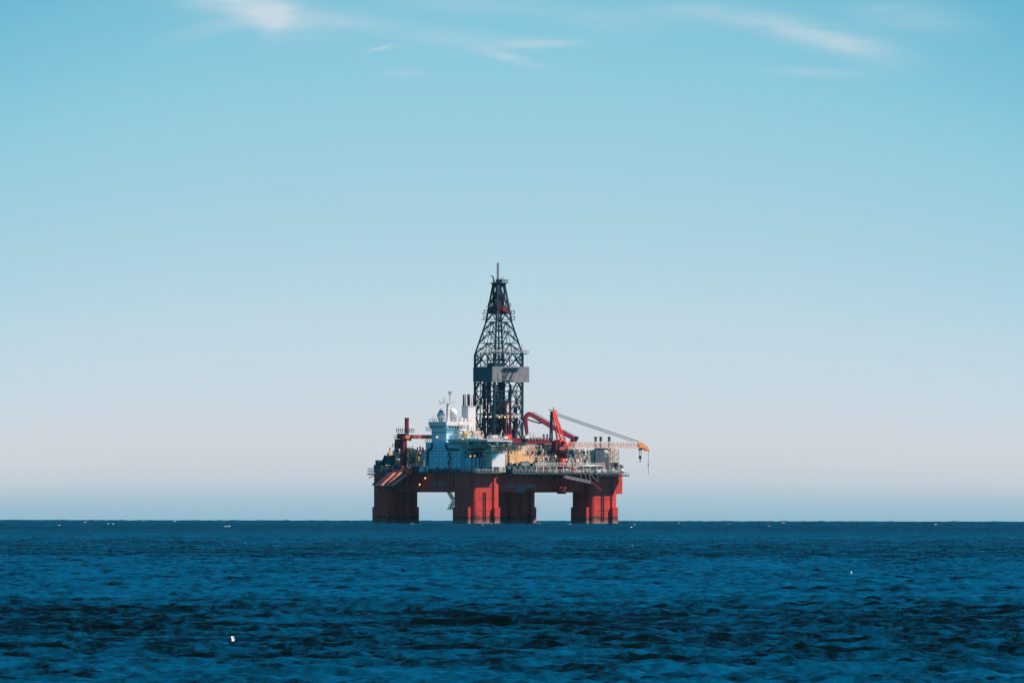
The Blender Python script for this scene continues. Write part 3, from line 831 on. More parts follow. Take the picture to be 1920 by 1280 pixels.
# ---- derrick
DXc, DYc = 1.8, 0.0
derrick = MB().box((DXc - 8.2, DYc - 8.2, zz(826) - 1.6), (DXc + 8.2, DYc + 8.2, zz(826))).build('derrick', 'dark_steel', rig)
def half(z):
    zs = [34.0, 70.5, 83.8, 100.2]; hs = [7.1, 7.1, 3.85, 1.65]
    return float(np.interp(z, zs, hs))
def dpt(ix, iy, z):
    h = half(z); return (DXc + ix * h, DYc + iy * h, z)
levels = [zz(p) for p in (826, 800, 776, 752, 733, 714, 688, 662, 643, 621, 603, 587, 572, 552, 531)]
for ix in (-1, 1):
    for iy in (-1, 1):
        lg = MB()
        for a, b in ((34.0, 70.5), (70.5, 83.8), (83.8, 100.2)):
            lg.bar(dpt(ix, iy, a), dpt(ix, iy, b), .38 if a < 70 else .30)
        lg.build('derrick_leg', 'dark_steel', derrick)
def fpt(face, t, z, inset=0.0):                    # t in -1..1 across a face
    h = half(z); g = h - inset
    return {0: (DXc + t * h, DYc - g, z), 1: (DXc + g, DYc + t * h, z), 2: (DXc - t * h, DYc + g, z), 3: (DXc - g, DYc - t * h, z)}[face]
for f in range(4):
    lt = MB()
    for i, (a, b) in enumerate(zip(levels, levels[1:])):
        big = b < 72
        r = .17 if big else .15
        lt.bar(fpt(f, -1, a), fpt(f, 1, a), r)
        if not big:
            lt.bar(fpt(f, -1, a), fpt(f, 0, b), r); lt.bar(fpt(f, 1, a), fpt(f, 0, b), r)
            if a > 88: lt.bar(fpt(f, -.5, a), fpt(f, -.4, b), r * .8); lt.bar(fpt(f, .5, a), fpt(f, .4, b), r * .8)
            else:
                lt.bar(fpt(f, -1, (a + b) / 2), fpt(f, -.5, (a + b) / 2), r * .7); lt.bar(fpt(f, 1, (a + b) / 2), fpt(f, .5, (a + b) / 2), r * .7)
    lo = [levels[0], levels[2], levels[4], levels[6], levels[7]]
    for i, (a, b) in enumerate(zip(lo, lo[1:])):            # big diamonds over two bays, smaller struts between
        m2 = (a + b) / 2; r = .2
        if i % 2 == f % 2:
            lt.bar(fpt(f, -1, a), fpt(f, 0, b), r); lt.bar(fpt(f, 1, a), fpt(f, 0, b), r)
            lt.bar(fpt(f, -1, m2), fpt(f, -.5, m2), .14); lt.bar(fpt(f, 1, m2), fpt(f, .5, m2), .14)
            lt.bar(fpt(f, -1, m2), fpt(f, -.25, b - (b - a) * .25), .13); lt.bar(fpt(f, 1, m2), fpt(f, .25, b - (b - a) * .25), .13)
        else:
            lt.bar(fpt(f, 0, a), fpt(f, -1, b), r); lt.bar(fpt(f, 0, a), fpt(f, 1, b), r)
            lt.bar(fpt(f, -.5, m2), fpt(f, -1, a), .15); lt.bar(fpt(f, .5, m2), fpt(f, 1, a), .15)
            lt.bar(fpt(f, -.5, m2), fpt(f, -.5, b), .12); lt.bar(fpt(f, .5, m2), fpt(f, .5, b), .12)
    for t_ in ((-.8, .3, .84) if f % 2 else (-.72, .12, .62, .86)):      # slender verticals, pipes and cable trays
        lt.bar(fpt(f, t_, 34, .15), fpt(f, t_, 70.5 if f else 58, .15), .12)
    for i, (a, b) in enumerate(zip(levels[:8], levels[1:8])):            # light secondary bracing in every bay
        for t0 in (-1, -.5, 0, .5):
            if (i + int(2 * t0) + f) % 2: lt.bar(fpt(f, t0, a, .2), fpt(f, t0 + .5, b, .2), .085)
            else: lt.bar(fpt(f, t0 + .5, a, .2), fpt(f, t0, b, .2), .085)
        lt.bar(fpt(f, -1, (a + b) / 2, .2), fpt(f, 1, (a + b) / 2, .2), .085)
    for i, (a, b) in enumerate(zip(levels[7:11], levels[8:11])):
        for t0 in (-1, 0): lt.bar(fpt(f, t0 + .5, a, .1), fpt(f, t0 + (1 if (i + f) % 2 else 0), b, .1), .085)
        lt.bar(fpt(f, 0, a, .1), fpt(f, 0, b, .1), .1)
    lt.build('lattice', 'dark_steel', derrick)
# ladder run and guide rails inside
inn = MB()
for dx, dy in ((-1.1, 1.6), (1.1, 1.6)):
    inn.bar((DXc + dx, DYc + dy, 34), (DXc + dx * .5, DYc + dy * .5, 96), .22)
inn.build('guide_rail', 'dark_steel', derrick)
for k, (dx, dy, top, r, m_) in enumerate([(-5.2, 3.2, 62, .45, 'dark_teal'), (-4.3, 3.6, 63, .4, 'dark_teal'), (-3.2, 3.4, 61, .45, 'dark_steel'), (3.6, 3.5, 63, .5, 'dark_steel'),
                                     (4.6, 2.5, 62, .4, 'dark_teal'), (-5.6, -2, 60, .35, 'dark_steel'), (5.4, -1.0, 58, .35, 'dark_steel'), (2.2, 4.4, 58, .3, 'dark_teal')]):
    MB().cyl((DXc + dx, DYc + dy), r, 34, top, 8).build('pipe_stand', m_, derrick)
for k in range(34):
    dx, dy = rnd.uniform(-6.3, 6.3), rnd.uniform(-6, 6)
    z0 = rnd.choice([34, 34, 35, 36, 38, 41, 45, 52, 60]) ; hgt = rnd.uniform(2, 9)
    MB().box((DXc + dx - .5, DYc + dy - .5, z0), (DXc + dx + .6, DYc + dy + .6, min(z0 + hgt, 68)), .08).build('derrick_fitting', rnd.choice(['dark_steel', 'dark_teal', 'maroon', 'dark_steel']), derrick)
# drill floor machinery
MB().box((DXc - 6.5, DYc - 6.6, 34.4), (DXc - 1.5, DYc - 2, 39.5), .2).build('drillers_cabin', 'dark_steel', derrick)
MB().box((DXc + .5, DYc - 6.4, 34.4), (DXc + 3, DYc - 4, 37), .2).build('drawworks', 'dark_steel', derrick)
MB().box((DXc - 1.4, DYc - 1.4, 42), (DXc + 1.4, DYc + 1.4, 51), .3).build('top_drive', 'maroon', derrick)
MB().box((DXc - 6.9, DYc - 7.0, 43.4), (DXc + 6.0, DYc - 4.2, 43.9)).build('lower_platform', 'dark_steel', derrick)
MB().rail([(DXc - 6.9, DYc - 7.3, 43.9), (DXc + 6.0, DYc - 7.3, 43.9)], 1.2, 1.5, .1).build('railing', 'pale_grey', derrick)
for px, m_ in ((948.5, 'maroon'), (957.5, 'maroon')):
    MB().cyl((at_x(px, -9), -9), .42, 33, zz(752), 8).build('stand_pipe', 'crimson', derrick)
MB().bar((at_x(963, -8.5), -8.5, zz(774)), (at_x(979, -8.5), -8.5, zz(790)), .22).build('floor_brace', 'pale_grey', derrick)
MB().bar((at_x(936, -9), -9, zz(822)), (at_x(942, -9), -9, zz(806)), .2).build('floor_brace', 'pale_grey', derrick)
# wind walls
ww = MB()
MB().box((at_x(923, -8.2), -8.3, zz(716)), (at_x(992, -8.2), -8.0, zz(687))).build('wind_wall', 'wall_grey', derrick)
MB().box((DXc - 7.9, -7.9, zz(715)), (DXc - 7.6, 7.3, zz(688))).build('wind_wall', 'dark_teal', derrick)
MB().box((DXc + 7.2, -7.9, zz(714)), (DXc + 7.4, 7.2, zz(689))).build('wind_wall', 'wall_grey', derrick)
MB().box((at_x(943, -8.6), -9.0, zz(715.5)), (at_x(962, -8.6), -8.4, zz(713))).build('wall_strip', 'dark_steel', derrick)  # dark strip added at the panel foot as a slight shadow
MB().box((at_x(934.5, -8.6), -8.5, zz(711)), (at_x(939, -8.6), -8.32, zz(699))).build('wall_door', 'mid_grey', derrick)
for a, b in ((956, 947), (965, 957), (948, 944)):  # dark slanted bars set as the shadow stripes across the panel
    MB().bar((at_x(a, -8.7), -8.75, zz(690)), (at_x(b, -8.7), -8.75, zz(711)), .13).build('shadow_bar', 'dark_steel', derrick)
MB().box((at_x(944, -8.6), -9.3, zz(690)), (at_x(974, -8.6), -8.4, zz(689.2))).build('wall_strip', 'dark_steel', derrick)
# racking platform
rp = MB().box((at_x(908, -8.4), -8.8, zz(663.5)), (at_x(988, -8.4), -4.5, zz(662))).build('racking_platform', 'dark_steel', derrick)
MB().rail([(at_x(908, -8.6), -8.7, zz(662)), (at_x(990, -8.6), -8.7, zz(662))], 1.2, 1.2, .1).build('platform_railing', 'mid_grey', derrick)
for k in range(10):
    px = 916 + k * 7
    MB().cyl((at_x(px, -6), -6), .12, zz(662), zz(645 + (k % 3) * 3), 6).build('racking_finger', 'mid_grey', derrick)
for px in (921, 931, 948): MB().box((at_x(px, -8), -8.2, zz(661)), (at_x(px + 7, -8), -7.2, zz(657.5))).build('racking_box', 'white_paint', derrick)
MB().box((DXc - 7.6, -7.8, zz(688)), (DXc - 2.6, -3, zz(680))).build('tool_basket', 'dark_steel', derrick)
# monkey-board baskets, crown and block
for py, w in ((598, 29), (587, 28.5), (574, 21)):
    cxp = 934
    y = -.5
    pl = MB().box((at_x(cxp - w, y), y - .9, zz(py + 1.2)), (at_x(cxp + w, y), y + .9, zz(py)))
    pl.rail([(at_x(cxp - w, y), y - .8, zz(py)), (at_x(cxp - w + 6, y), y - .8, zz(py))], 1.3, .9, .1)
    pl.rail([(at_x(cxp + w - 6, y), y - .8, zz(py)), (at_x(cxp + w, y), y - .8, zz(py))], 1.3, .9, .1)
    pl.build('service_basket', 'dark_steel', derrick)
MB().box((DXc - 3.6, -3.6, zz(588)), (DXc + 3.2, 2.8, zz(575)), .4).build('upper_machinery', 'maroon_dark', derrick)
MB().quad4([(at_x(940, -3.8), -4.0, zz(581)), (at_x(953, -3.8), -4.0, zz(587)), (at_x(948, -3.8), -4.0, zz(577)), (at_x(943, -3.8), -4.0, zz(573))], .3).build('machinery_guard', 'crimson', derrick)
MB().box((DXc - 2.0, -1.9, zz(574.9)), (DXc + 1.6, 1.6, zz(549)), .3).build('travelling_block', 'maroon_dark', derrick)
for k in range(5): MB().cyl((DXc - 1.2 + .6 * k, rnd.uniform(-1, 1)), .1, zz(549), zz(531), 6).build('hoist_line', 'dark_steel', derrick)
MB().box((DXc - 1.9, -1.0, zz(553)), (DXc + 1.5, .8, zz(546)), .2).build('sheave', 'mid_grey', derrick)
cr_b = MB().box((DXc - 2.3, -2.3, zz(532.5)), (DXc + 2.3, 2.3, zz(529.5)))
cr_b.rail([(DXc - 2.9, -2.4, zz(529.5)), (DXc + 2.8, -2.4, zz(529.5))], 1.2, .8, .1)
cr_b.box((DXc - 3.2, -2.6, zz(530)), (DXc + 3.1, 2.6, zz(529.4)))
cr_b.build('crown_block', 'dark_steel', derrick)
MB().box((DXc - .9, -1.2, zz(529.3)), (DXc + .8, 1.2, zz(523)), .2).build('crown_sheave', 'dark_steel', derrick)
MB().truss((at_x(933.3, 0), 0, zz(524)), (at_x(933.3, 0), 0, zz(492)), .55, .55, 8, .07, .045).build('antenna_lattice', 'mid_grey', derrick)
MB().path([(at_x(927, 0), 0, zz(529)), (at_x(924.5, 0), 0, zz(521)), (at_x(923.5, 0), 0, zz(517.5)), (at_x(921, 0), 0, zz(517.5))], .2).build('crown_davit', 'dark_teal', derrick)
MB().quad4([(at_x(923.5, 0), .05, zz(529)), (at_x(928, 0), .05, zz(529)), (at_x(924.5, 0), .05, zz(520))], .3).build('davit_web', 'dark_teal', derrick)
for px, py in ((941, 518), (943, 519), (938, 521)): MB().cyl((at_x(px, 0), 0), .12, zz(529), zz(py), 6).build('antenna', 'mid_grey', derrick)

# ---- substructure and pipe deck under the derrick
sub = MB().box((at_x(897, -14), -16.5, zz(824.5)), (at_x(955, -14), 10, zz(822.6))).build('drill_floor', 'mid_grey', rig)
MB().box((at_x(899, -17), -16.9, zz(824.2)), (at_x(957, -17), -16.55, zz(822.8))).build('floor_edge', 'white_paint', sub)
def frame(name, x0p, x1p, y, t, b, bays, m_, r=.22, diag=True):
    f_ = MB()
    xs = np.linspace(at_x(x0p, y), at_x(x1p, y), bays + 1); z0, z1 = zz(b), zz(t)
    for x in xs: f_.bar((x, y, z0), (x, y, z1), r)
    f_.bar((xs[0], y, z1), (xs[-1], y, z1), r); f_.bar((xs[0], y, (z0 + z1) / 2), (xs[-1], y, (z0 + z1) / 2), r * .7)
    for i in range(bays):
        if diag:
            a, c = (xs[i], xs[i + 1]) if i % 2 else (xs[i + 1], xs[i])
            f_.bar((a, y, z0), (c, y, z1), r * .75)
    return f_.build(name, m_, rig)
frame('support_lattice', 938, 968, -33, 834, 850, 3, 'cream', .26)
frame('support_lattice', 944, 968, -30, 834, 872, 3, 'white_paint', .2)
frame('support_lattice', 985, 1042, -30, 834, 860, 6, 'cream', .22)
frame('support_lattice', 986, 1044, -24, 834, 884, 7, 'mid_grey', .24)
frame('support_lattice', 906, 950, -36, 846, 872, 4, 'cream', .2)
frame('support_lattice', 1000, 1046, -36, 856, 885, 5, 'pale_grey', .17)
frame('support_lattice', 1068, 1104, -30, 840, 870, 4, 'white_paint', .2)
frame('support_lattice', 1066, 1102, -22, 838, 884, 5, 'pale_grey', .18)
frame('support_lattice', 1030, 1072, -20, 842, 884, 5, 'mid_grey', .2)
MB().quad4([(at_x(966, -31), -31, zz(851)), (at_x(985, -31), -31, zz(851)), (at_x(989, -31), -31, zz(834)), (at_x(965, -31), -31, zz(834))], .3).build('wind_screen', 'cream', rig)
MB().box((at_x(988, -22), -22, zz(884)), (at_x(1044, -22), -10, zz(838)), .2).build('mud_house', 'mid_grey', rig)
MB().box((at_x(935, -26), -26, zz(884)), (at_x(990, -26), -12, zz(836)), .2).build('substructure_house', 'cream', rig)
# crimson pipe chute over the pipe deck
cc = MB().box((at_x(955, -27), -28, zz(832)), (at_x(1043, -27), -24, zz(826)), .2).build('pipe_chute', 'crimson', rig)
MB().box((at_x(956, -27.4), -27.6, zz(826) + .004), (at_x(1036, -27.4), -24.6, zz(820.5)), .3).build('chute_roof', 'crimson', cc)
MB().rail([(at_x(980, -28), -28, zz(826)), (at_x(1040, -28), -28, zz(826))], 1.6, 1.6, .1).build('railing', 'pale_grey', cc)
for px, t_, b in ((988, 812, 822), (994, 811, 822), (1000, 812, 822)): MB().cyl((at_x(px, -26), -26), .15, zz(b), zz(t_), 6).build('chute_post', 'mid_grey', cc)
for px in (1019.5, 1026): MB().cyl((at_x(px, -25), -25), .4, zz(822), zz(813.5), 8).build('vent_pipe', 'dark_steel', rig)
MB().box((at_x(952, -29), -29, zz(826)), (at_x(960, -29), -26, zz(815)), .2).build('roughneck_cabin', 'orange_red', rig)
MB().box((at_x(946, -30), -30, zz(823)), (at_x(953, -30), -28, zz(818)), .2).build('equipment_cabinet', 'white_paint', rig)
MB().box((at_x(985, -29), -29, zz(822)), (at_x(992, -29), -27, zz(816)), .2).build('equipment_cabinet', 'white_paint', rig)

# tan sheeted pile and grey container on the right-hand edge
pile = thing('sheeted_stack', 'tan weatherproof cover with sloping roof over stowed gear at mid deck', 'covered stack', (at_x(978, -34), -34, DT + .15))
pm = MB()
ys = (-36.2, -31)
prof_ = [(956, 868), (956, 853), (966, 850), (978, 851), (990, 857), (1003, 864), (1003, 868)]
vsA = [(at_x(p, -36.2), -36.2, zz(q)) for p, q in prof_]; vsB = [(at_x(p, -36.2), -31, zz(q)) for p, q in prof_]
n7 = len(prof_)
pm.add(vsA + vsB, [tuple(range(n7)), tuple(range(2 * n7 - 1, n7 - 1, -1))] + [(i, n7 + i, n7 + (i + 1) % n7, (i + 1) % n7) for i in range(n7)])
pm.build('sheet_cover', 'tan', pile)
for px in (958, 970, 984, 1001): MB().bar((at_x(px, -36), -35.9, DT + .15), (at_x(px, -36), -35.9, zz(867)), .2).build('leg', 'cream', pile)
def container(label, x0p, x1p, y0, y1, t, b, m_, door='mid_grey'):
    c = thing('cargo_container', label, 'container', (at_x((x0p + x1p) / 2, y0), y0, zz(b)), 'cargo containers on the rig deck')
    MB().box((at_x(x0p, y0), y0, zz(b)), (at_x(x1p, y0), y1, zz(t)), .06).build('container_body', m_, c)
    e_ = MB()
    for xx in (at_x(x0p, y0), at_x(x1p, y0)):
        e_.bar((xx, y0 - .05, zz(b)), (xx, y0 - .05, zz(t)), .09)
    for zv in (zz(b) + .1, zz(t) - .05): e_.bar((at_x(x0p, y0), y0 - .05, zv), (at_x(x1p, y0), y0 - .05, zv), .09)
    e_.build('container_frame', m_, c)
    MB().box((at_x(x0p, y0) - .05, y0 + .2, zz(b) + .2), (at_x(x0p, y0) + .02, y1 - .2, zz(t) - .2)).build('door', door, c)
container('grey container below the tan sheeted cover', 978, 993, -37.2, -34.6, 865, 877, 'mid_grey')
container('red container left of the long white tank', 1074, 1086, -37.6, -35.2, 878, 886, 'faded_red', 'crimson')
container('small rusty red container directly under the long white tank', 1089, 1101, -36.4, -34, 880, 888.5, 'faded_red', 'crimson')
container('cream container right beside the long white tank', 1118, 1129, -36.5, -34, 871, 879, 'cream')
container('blue-grey container at the foot of the red level-arm crane', 776, 787, -37.2 + 62, -37.2 + 65, 877, 887, 'house_paint')
tank = thing('storage_tank', 'long white horizontal cylinder tank on the right side of the deck', 'tank', (at_x(1105, -37), -37, zz(880)))
MB().bar((at_x(1092, -37), -36.2, zz(874.5)), (at_x(1117, -37), -36.2, zz(874.5)), .8, n=16).build('tank_body', 'white_paint', tank, True)
for px in (1096, 1112): MB().box((at_x(px, -37) - .3, -36.9, zz(881)), (at_x(px, -37) + .3, -35.5, zz(876))).build('saddle', 'pale_grey', tank)
MB().cyl((at_x(1104, -37), -36.2), .3, zz(871), zz(869.5), 8).build('hatch', 'pale_grey', tank)
vt = thing('vertical_tank', 'short white upright drum at the foot of the accommodation block, left side', 'tank', (-36.8, at_y(793.5, -36.8), DT + .15))
MB().cyl((-36.6, at_y(793.5, -36.6)), 1.35, DT + .15, zz(876), 16).build('tank_body', 'white_paint', vt, True)
MB().cyl((-36.6, at_y(793.5, -36.6)), 1.45, zz(876), zz(874.8), 16, .9).build('tank_top', 'white_paint', vt, True)
# dark reels along the right edge
reel_labels = ['dark hose reel nearest the white stilted cabin', 'dark hose reel second along from the stilted cabin',
               'dark hose reel just left of the grey container', 'dark hose reel directly beneath the grey container', 'dark hose reel below the lower end of the tan cover']
for k, px in enumerate((953, 963, 974, 984, 994)):
    t = thing('hose_reel', reel_labels[k], 'hose reel', (at_x(px, -38.4), -38.4, DT + .15), 'dark hose reels along the deck edge')
    x = at_x(px, -38.4)
    MB().bar((x - .9, -38.4, DT + 1.5), (x + .9, -38.4, DT + 1.5), 1.1, n=14).build('hose_coil', 'dark_teal', t, True)
    for s_ in (-1, 1): MB().bar((x + s_ * 1.0 - .08, -38.4, DT + 1.5), (x + s_ * 1.0 + .08, -38.4, DT + 1.5), 1.4, n=14).build('reel_flange', 'dark_steel', t)
    MB().box((x - .9, -39.0, DT + .15), (x + .9, -37.8, DT + .5)).build('reel_base', 'dark_steel', t)

# deck machinery strewn along the edge (pumps, valves, cabinets)
kinds = [('pump', 'pale_grey'), ('valve_manifold', 'cream'), ('cabinet', 'white_paint'), ('pump', 'mid_grey'), ('valve_manifold', 'faded_red'),
         ('cabinet', 'pale_grey'), ('pump', 'dark_teal'), ('valve_manifold', 'white_paint'), ('cabinet', 'cream'), ('pump', 'tan')]
for k in range(84):
    nm, m_ = kinds[k % 10]
    x = rnd.uniform(-2, 35.5) if k % 3 else rnd.uniform(-22, 35); y = rnd.uniform(-38, -33) if k % 4 else rnd.uniform(-30, -20)
    s_ = rnd.uniform(.35, .95); h_ = rnd.uniform(.7, 2.4) * (1.6 if y > -31 else 1)
    b_ = MB()
    if nm == 'pump':
        b_.bar((x - s_, y, DT + .15 + h_ * .5), (x + s_, y, DT + .15 + h_ * .5), h_ * .4, n=10); b_.box((x - s_, y - .4, DT + .15), (x + s_, y + .4, DT + .15 + h_ * .25)); b_.cyl((x + s_ * .4, y), .15, DT + h_ * .5, DT + h_ * 1.3, 6)
    elif nm == 'cabinet':
        b_.box((x - s_, y - .5, DT + .15), (x + s_, y + .5, DT + h_), .06); b_.box((x - s_ - .08, y - .58, DT + h_), (x + s_ + .08, y + .58, DT + h_ + .12))
    else:
        for q in range(4): b_.cyl((x - s_ + q * s_ * .6, y), .12, DT + .15, DT + h_ * rnd.uniform(.7, 1.4), 6)
        b_.bar((x - s_ - .3, y, DT + h_ * .5), (x + s_ + .5, y, DT + h_ * .5), .13, n=6); b_.bar((x - s_, y, DT + h_ * .9), (x + s_, y, DT + h_ * .9), .1, n=6)
    b_.build(nm, m_, rig)
for k in range(46):                                # standing pipes and struts in the pipe-deck tangle
    px = rnd.uniform(988, 1104); y = rnd.uniform(-33, -24); t_ = rnd.uniform(836, 862); b = rnd.uniform(866, 884)
    x = at_x(px, y); lean = rnd.choice([0, 0, 0, 2.2, -2.2])
    MB().bar((x, y, zz(b)), (x + lean, y, zz(t_)), rnd.uniform(.1, .28), n=6).build('standing_pipe', rnd.choice(['cream', 'pale_grey', 'dark_steel', 'white_paint', 'mid_grey', 'dark_teal']), rig)
for k in range(26):
    px = rnd.uniform(986, 1085); y = rnd.uniform(-32, -27); py = rnd.uniform(838, 868); w = rnd.uniform(.8, 2.6)
    x = at_x(px, y)
    MB().box((x - w, y - .6, zz(py)), (x + w, y + .6, zz(py) + rnd.uniform(.8, 2.4)), .08).build('pipe_deck_module', rnd.choice(['cream', 'mid_grey', 'dark_steel', 'pale_grey', 'dark_teal']), rig)
for k in range(24):
    px0 = rnd.uniform(905, 1070); y = rnd.uniform(-34, -27); py = rnd.uniform(838, 880); x = at_x(px0, y)
    MB().bar((x, y, zz(py)), (x + rnd.uniform(3, 9), y, zz(py)), rnd.uniform(.12, .22), n=6).build('pipe_run', rnd.choice(['cream', 'white_paint', 'pale_grey', 'dark_steel']), rig)

for a_, b_2, t_, bt, m_ in ((944, 968, 835, 851, 'cream'), (966, 987, 836, 850, 'cream'), (986, 1016, 835, 852, 'cream'), (1014, 1044, 836, 858, 'cream'), (1000, 1046, 852, 868, 'tan'), (1064, 1090, 842, 862, 'white_paint'), (1084, 1106, 846, 868, 'cream')):
    frame('front_lattice', a_, b_2, -33.4 - rnd.uniform(0, 1.2), t_, bt, 4, m_, .15)
for k in range(60):
    px = rnd.uniform(948, 1106); y = rnd.uniform(-36.5, -33); py = rnd.uniform(846, 884); x = at_x(px, y); w = rnd.uniform(.25, .8); hh = rnd.uniform(.4, 1.5)
    if 920 < px < 1006 and py > 850 and k % 3: continue
    b_ = MB().box((x - w, y - .4, zz(py)), (x + w, y + .4, zz(py) + hh), .05)
    b_.bar((x, y, zz(py)), (x, y, zz(py) - rnd.uniform(.5, 2)), .09)
    b_.build(rnd.choice(['junction_box', 'valve_body', 'cable_drum']), rnd.choice(['cream', 'cream', 'tan', 'white_paint', 'dark_steel', 'boom_tan', 'mid_grey', 'dark_teal', 'faded_red']), rig)

# ---- right-hand engine casing with lattice towers and three exhausts
gx = at_x(1133, -24)
cas = MB().box((at_x(1117, -24) + 6, -24, DT + .15), (gx + 1.7, -17.4, zz(844)), .15)
cs = MB().box((gx - .01, -24, DT + .15), (gx + 2.0, -17.6, zz(841)), .12).build('engine_casing', 'white_paint', rig)
MB().box((gx - .2, -24.2, zz(841) + .01), (gx + 2.2, -17.2, zz(838))).build('casing_top', 'dark_steel', cs)
gt = MB()
xa, xb = at_x(1106, -14), at_x(1118, -14)
for k in range(5):
    x = xa + (xb - xa) * k / 4
    gt.bar((x, -14, DT + .2), (x, -14, zz(842 + (k % 2) * 2)), .35)
for k in range(7): gt.bar((xa, -14, zz(880 - 5.5 * k)), (xb, -14, zz(880 - 5.5 * k)), .2); gt.bar((xa, -14, zz(880 - 5.5 * k)), (xb, -14, zz(874.5 - 5.5 * k)), .2)
gt.box((xa, -13.6, DT + .2), (xb, -13, zz(844)))
gt.build('riser_rack', 'dark_teal', rig)
for px, y in ((1117.5, -16), (1127, -18), (1143, -18)):
    e_ = MB().cyl((at_x(px, y), y), .55, zz(845), zz(818), 10).build('exhaust_pipe', 'maroon' if px < 1120 else 'dark_steel', rig, True)
    MB().cyl((at_x(px, y), y), .62, zz(820), zz(817.5), 10).build('exhaust_cap', 'dark_steel', e_)
lt = MB()
for px, y, t_ in ((1147, -26, 838), (1155, -26, 841)):
    lt.truss((at_x(px, y), y, DT + .2), (at_x(px, y), y, zz(t_)), 1.9, 1.9, 9, .13, .1)
    lt.build('lattice_tower', 'cream' if px < 1150 else 'pale_grey', rig); lt = MB()
MB().cyl((at_x(1148, -30), -30), .8, DT + .15, zz(865), 12).build('vent_trunk', 'cream', rig, True)
for k in range(12):
    px = rnd.uniform(1140, 1166); y = rnd.uniform(-33, -28); x = at_x(px, y)
    MB().box((x - .7, y - .6, DT + .16), (x + .7, y + .6, zz(rnd.uniform(866, 882))), .12).build('stern_module', rnd.choice(['cream', 'tan', 'pale_grey', 'dark_teal', 'cream', 'dark_steel']), rig)
rb = MB().box((38.2, -33.5, DT - 1.2), (41.2, -30.5, DT - .8))
rb.rail([(38.2, -33.4, DT - .8), (41.1, -33.4, DT - .8)], 1.5, 1, .08)
rb.bar((38, -32, DT - 2.5), (41.5, -32, DT - 1), .2)
rb.bar((39.6, -32.5, DT - .8), (39.6, -32.5, DT + 2.2), .09)
rb.build('end_platform', 'mid_grey', rig)

lb = thing('lifeboat', 'small white enclosed lifeboat hung at the far right end of the deck', 'lifeboat', (at_x(1164.5, -33), -33, DT + .2))
lbm = MB().ball((at_x(1164.5, -33), -33, zz(882.5)), 1.0, 14, 10, (1.0, 2.2, 1.05)); lbm.build('boat_hull', 'white_paint', lb, True)
MB().box((at_x(1164.5, -33) - .5, -33.9, zz(878.6)), (at_x(1164.5, -33) + .5, -32.4, zz(877.2)), .15).build('conning_hatch', 'white_paint', lb)
MB().box((at_x(1164.5, -33) - .35, -35.06, zz(883.2)), (at_x(1164.5, -33) + .45, -34.7, zz(881.6))).build('window', 'black_glass', lb)

# ---- left end: walkways, winch, back deck cabins
lp = MB().box((-E + .6, at_y(701, -E + .6), DT - .9), (-E + 4, at_y(688.5, -E + .6), DT - .4))
for h_ in (0, 1.1):
    lp.rail([(-E + .8, at_y(701, -E + .6), DT - .4 + h_), (-E + .8, at_y(689, -E + .6), DT - .4 + h_)], 1.1, 1.0, .07)
lp.bar((-E + 1, at_y(691, -E + 1), DT - 2.2), (-E + 2, at_y(700, -E + 1), DT - .9), .15)
lp.build('corner_platform', 'mid_grey', rig)
for k, (a, b, t_, bt, x, m_) in enumerate([(700, 712, 871, 886, -33, 'dark_teal'), (703, 709, 862, 872, -32, 'dark_teal'), (713, 719, 872, 886, -33, 'tan'), (719, 731, 853, 871, -31, 'dark_teal'),
                                   (722, 735, 873, 886, -34, 'mid_grey'), (731, 740, 862, 884, -28, 'cream'), (738, 749, 868, 884, -33, 'dark_teal'), (736, 746, 850, 868, -20, 'pale_grey'),
                                   (762, 770, 843, 870, -20, 'cream'), (772, 784, 846, 878, -18, 'cream'), (786, 799, 842, 860, -14, 'cream'), (764, 772, 869, 884, -30, 'white_paint'),
                                   (773, 781, 874, 886, -33, 'dark_steel'), (752, 762, 872, 886, -34, 'dark_steel')]):
    y0_, y1_ = at_y(b, x), at_y(a, x)
    MB().box((x, y0_, zz(bt)), (x + 3, y1_, zz(t_)), .12).build('aft_module', m_, rig)
for px, t_, m_ in ((730.5, 838, 'pale_grey'), (768, 840, 'dark_steel'), (771, 839, 'dark_steel'), (775, 840, 'dark_steel'), (783, 838, 'tan'), (788, 836, 'cream'), (793, 838, 'tan'), (779, 842, 'mid_grey'), (740, 846, 'mid_grey'), (744, 844, 'pale_grey')):
    MB().cyl((-22, at_y(px, -22)), .4, DT, zz(t_), 8).build('vent_pipe', m_, rig)
MB().bar((-32.5, at_y(711, -32.5), zz(880)), (-32.5, at_y(723, -32.5), zz(854)), .42).build('stowed_davit', 'dark_steel', rig)
for k in range(30):
    y = rnd.uniform(6, 34); x = rnd.uniform(-36, -33); h_ = rnd.uniform(.7, 2.2)
    MB().box((x - .5, y - .6, DT + .16), (x + .5, y + .5, DT + h_), .08).bar((x - .5, y, DT + h_), (x - .4, y + .8, DT + h_ + .9), .09).build('bollard_winch', rnd.choice(['dark_teal', 'dark_steel', 'mid_grey', 'maroon', 'tan', 'pale_grey']), rig)

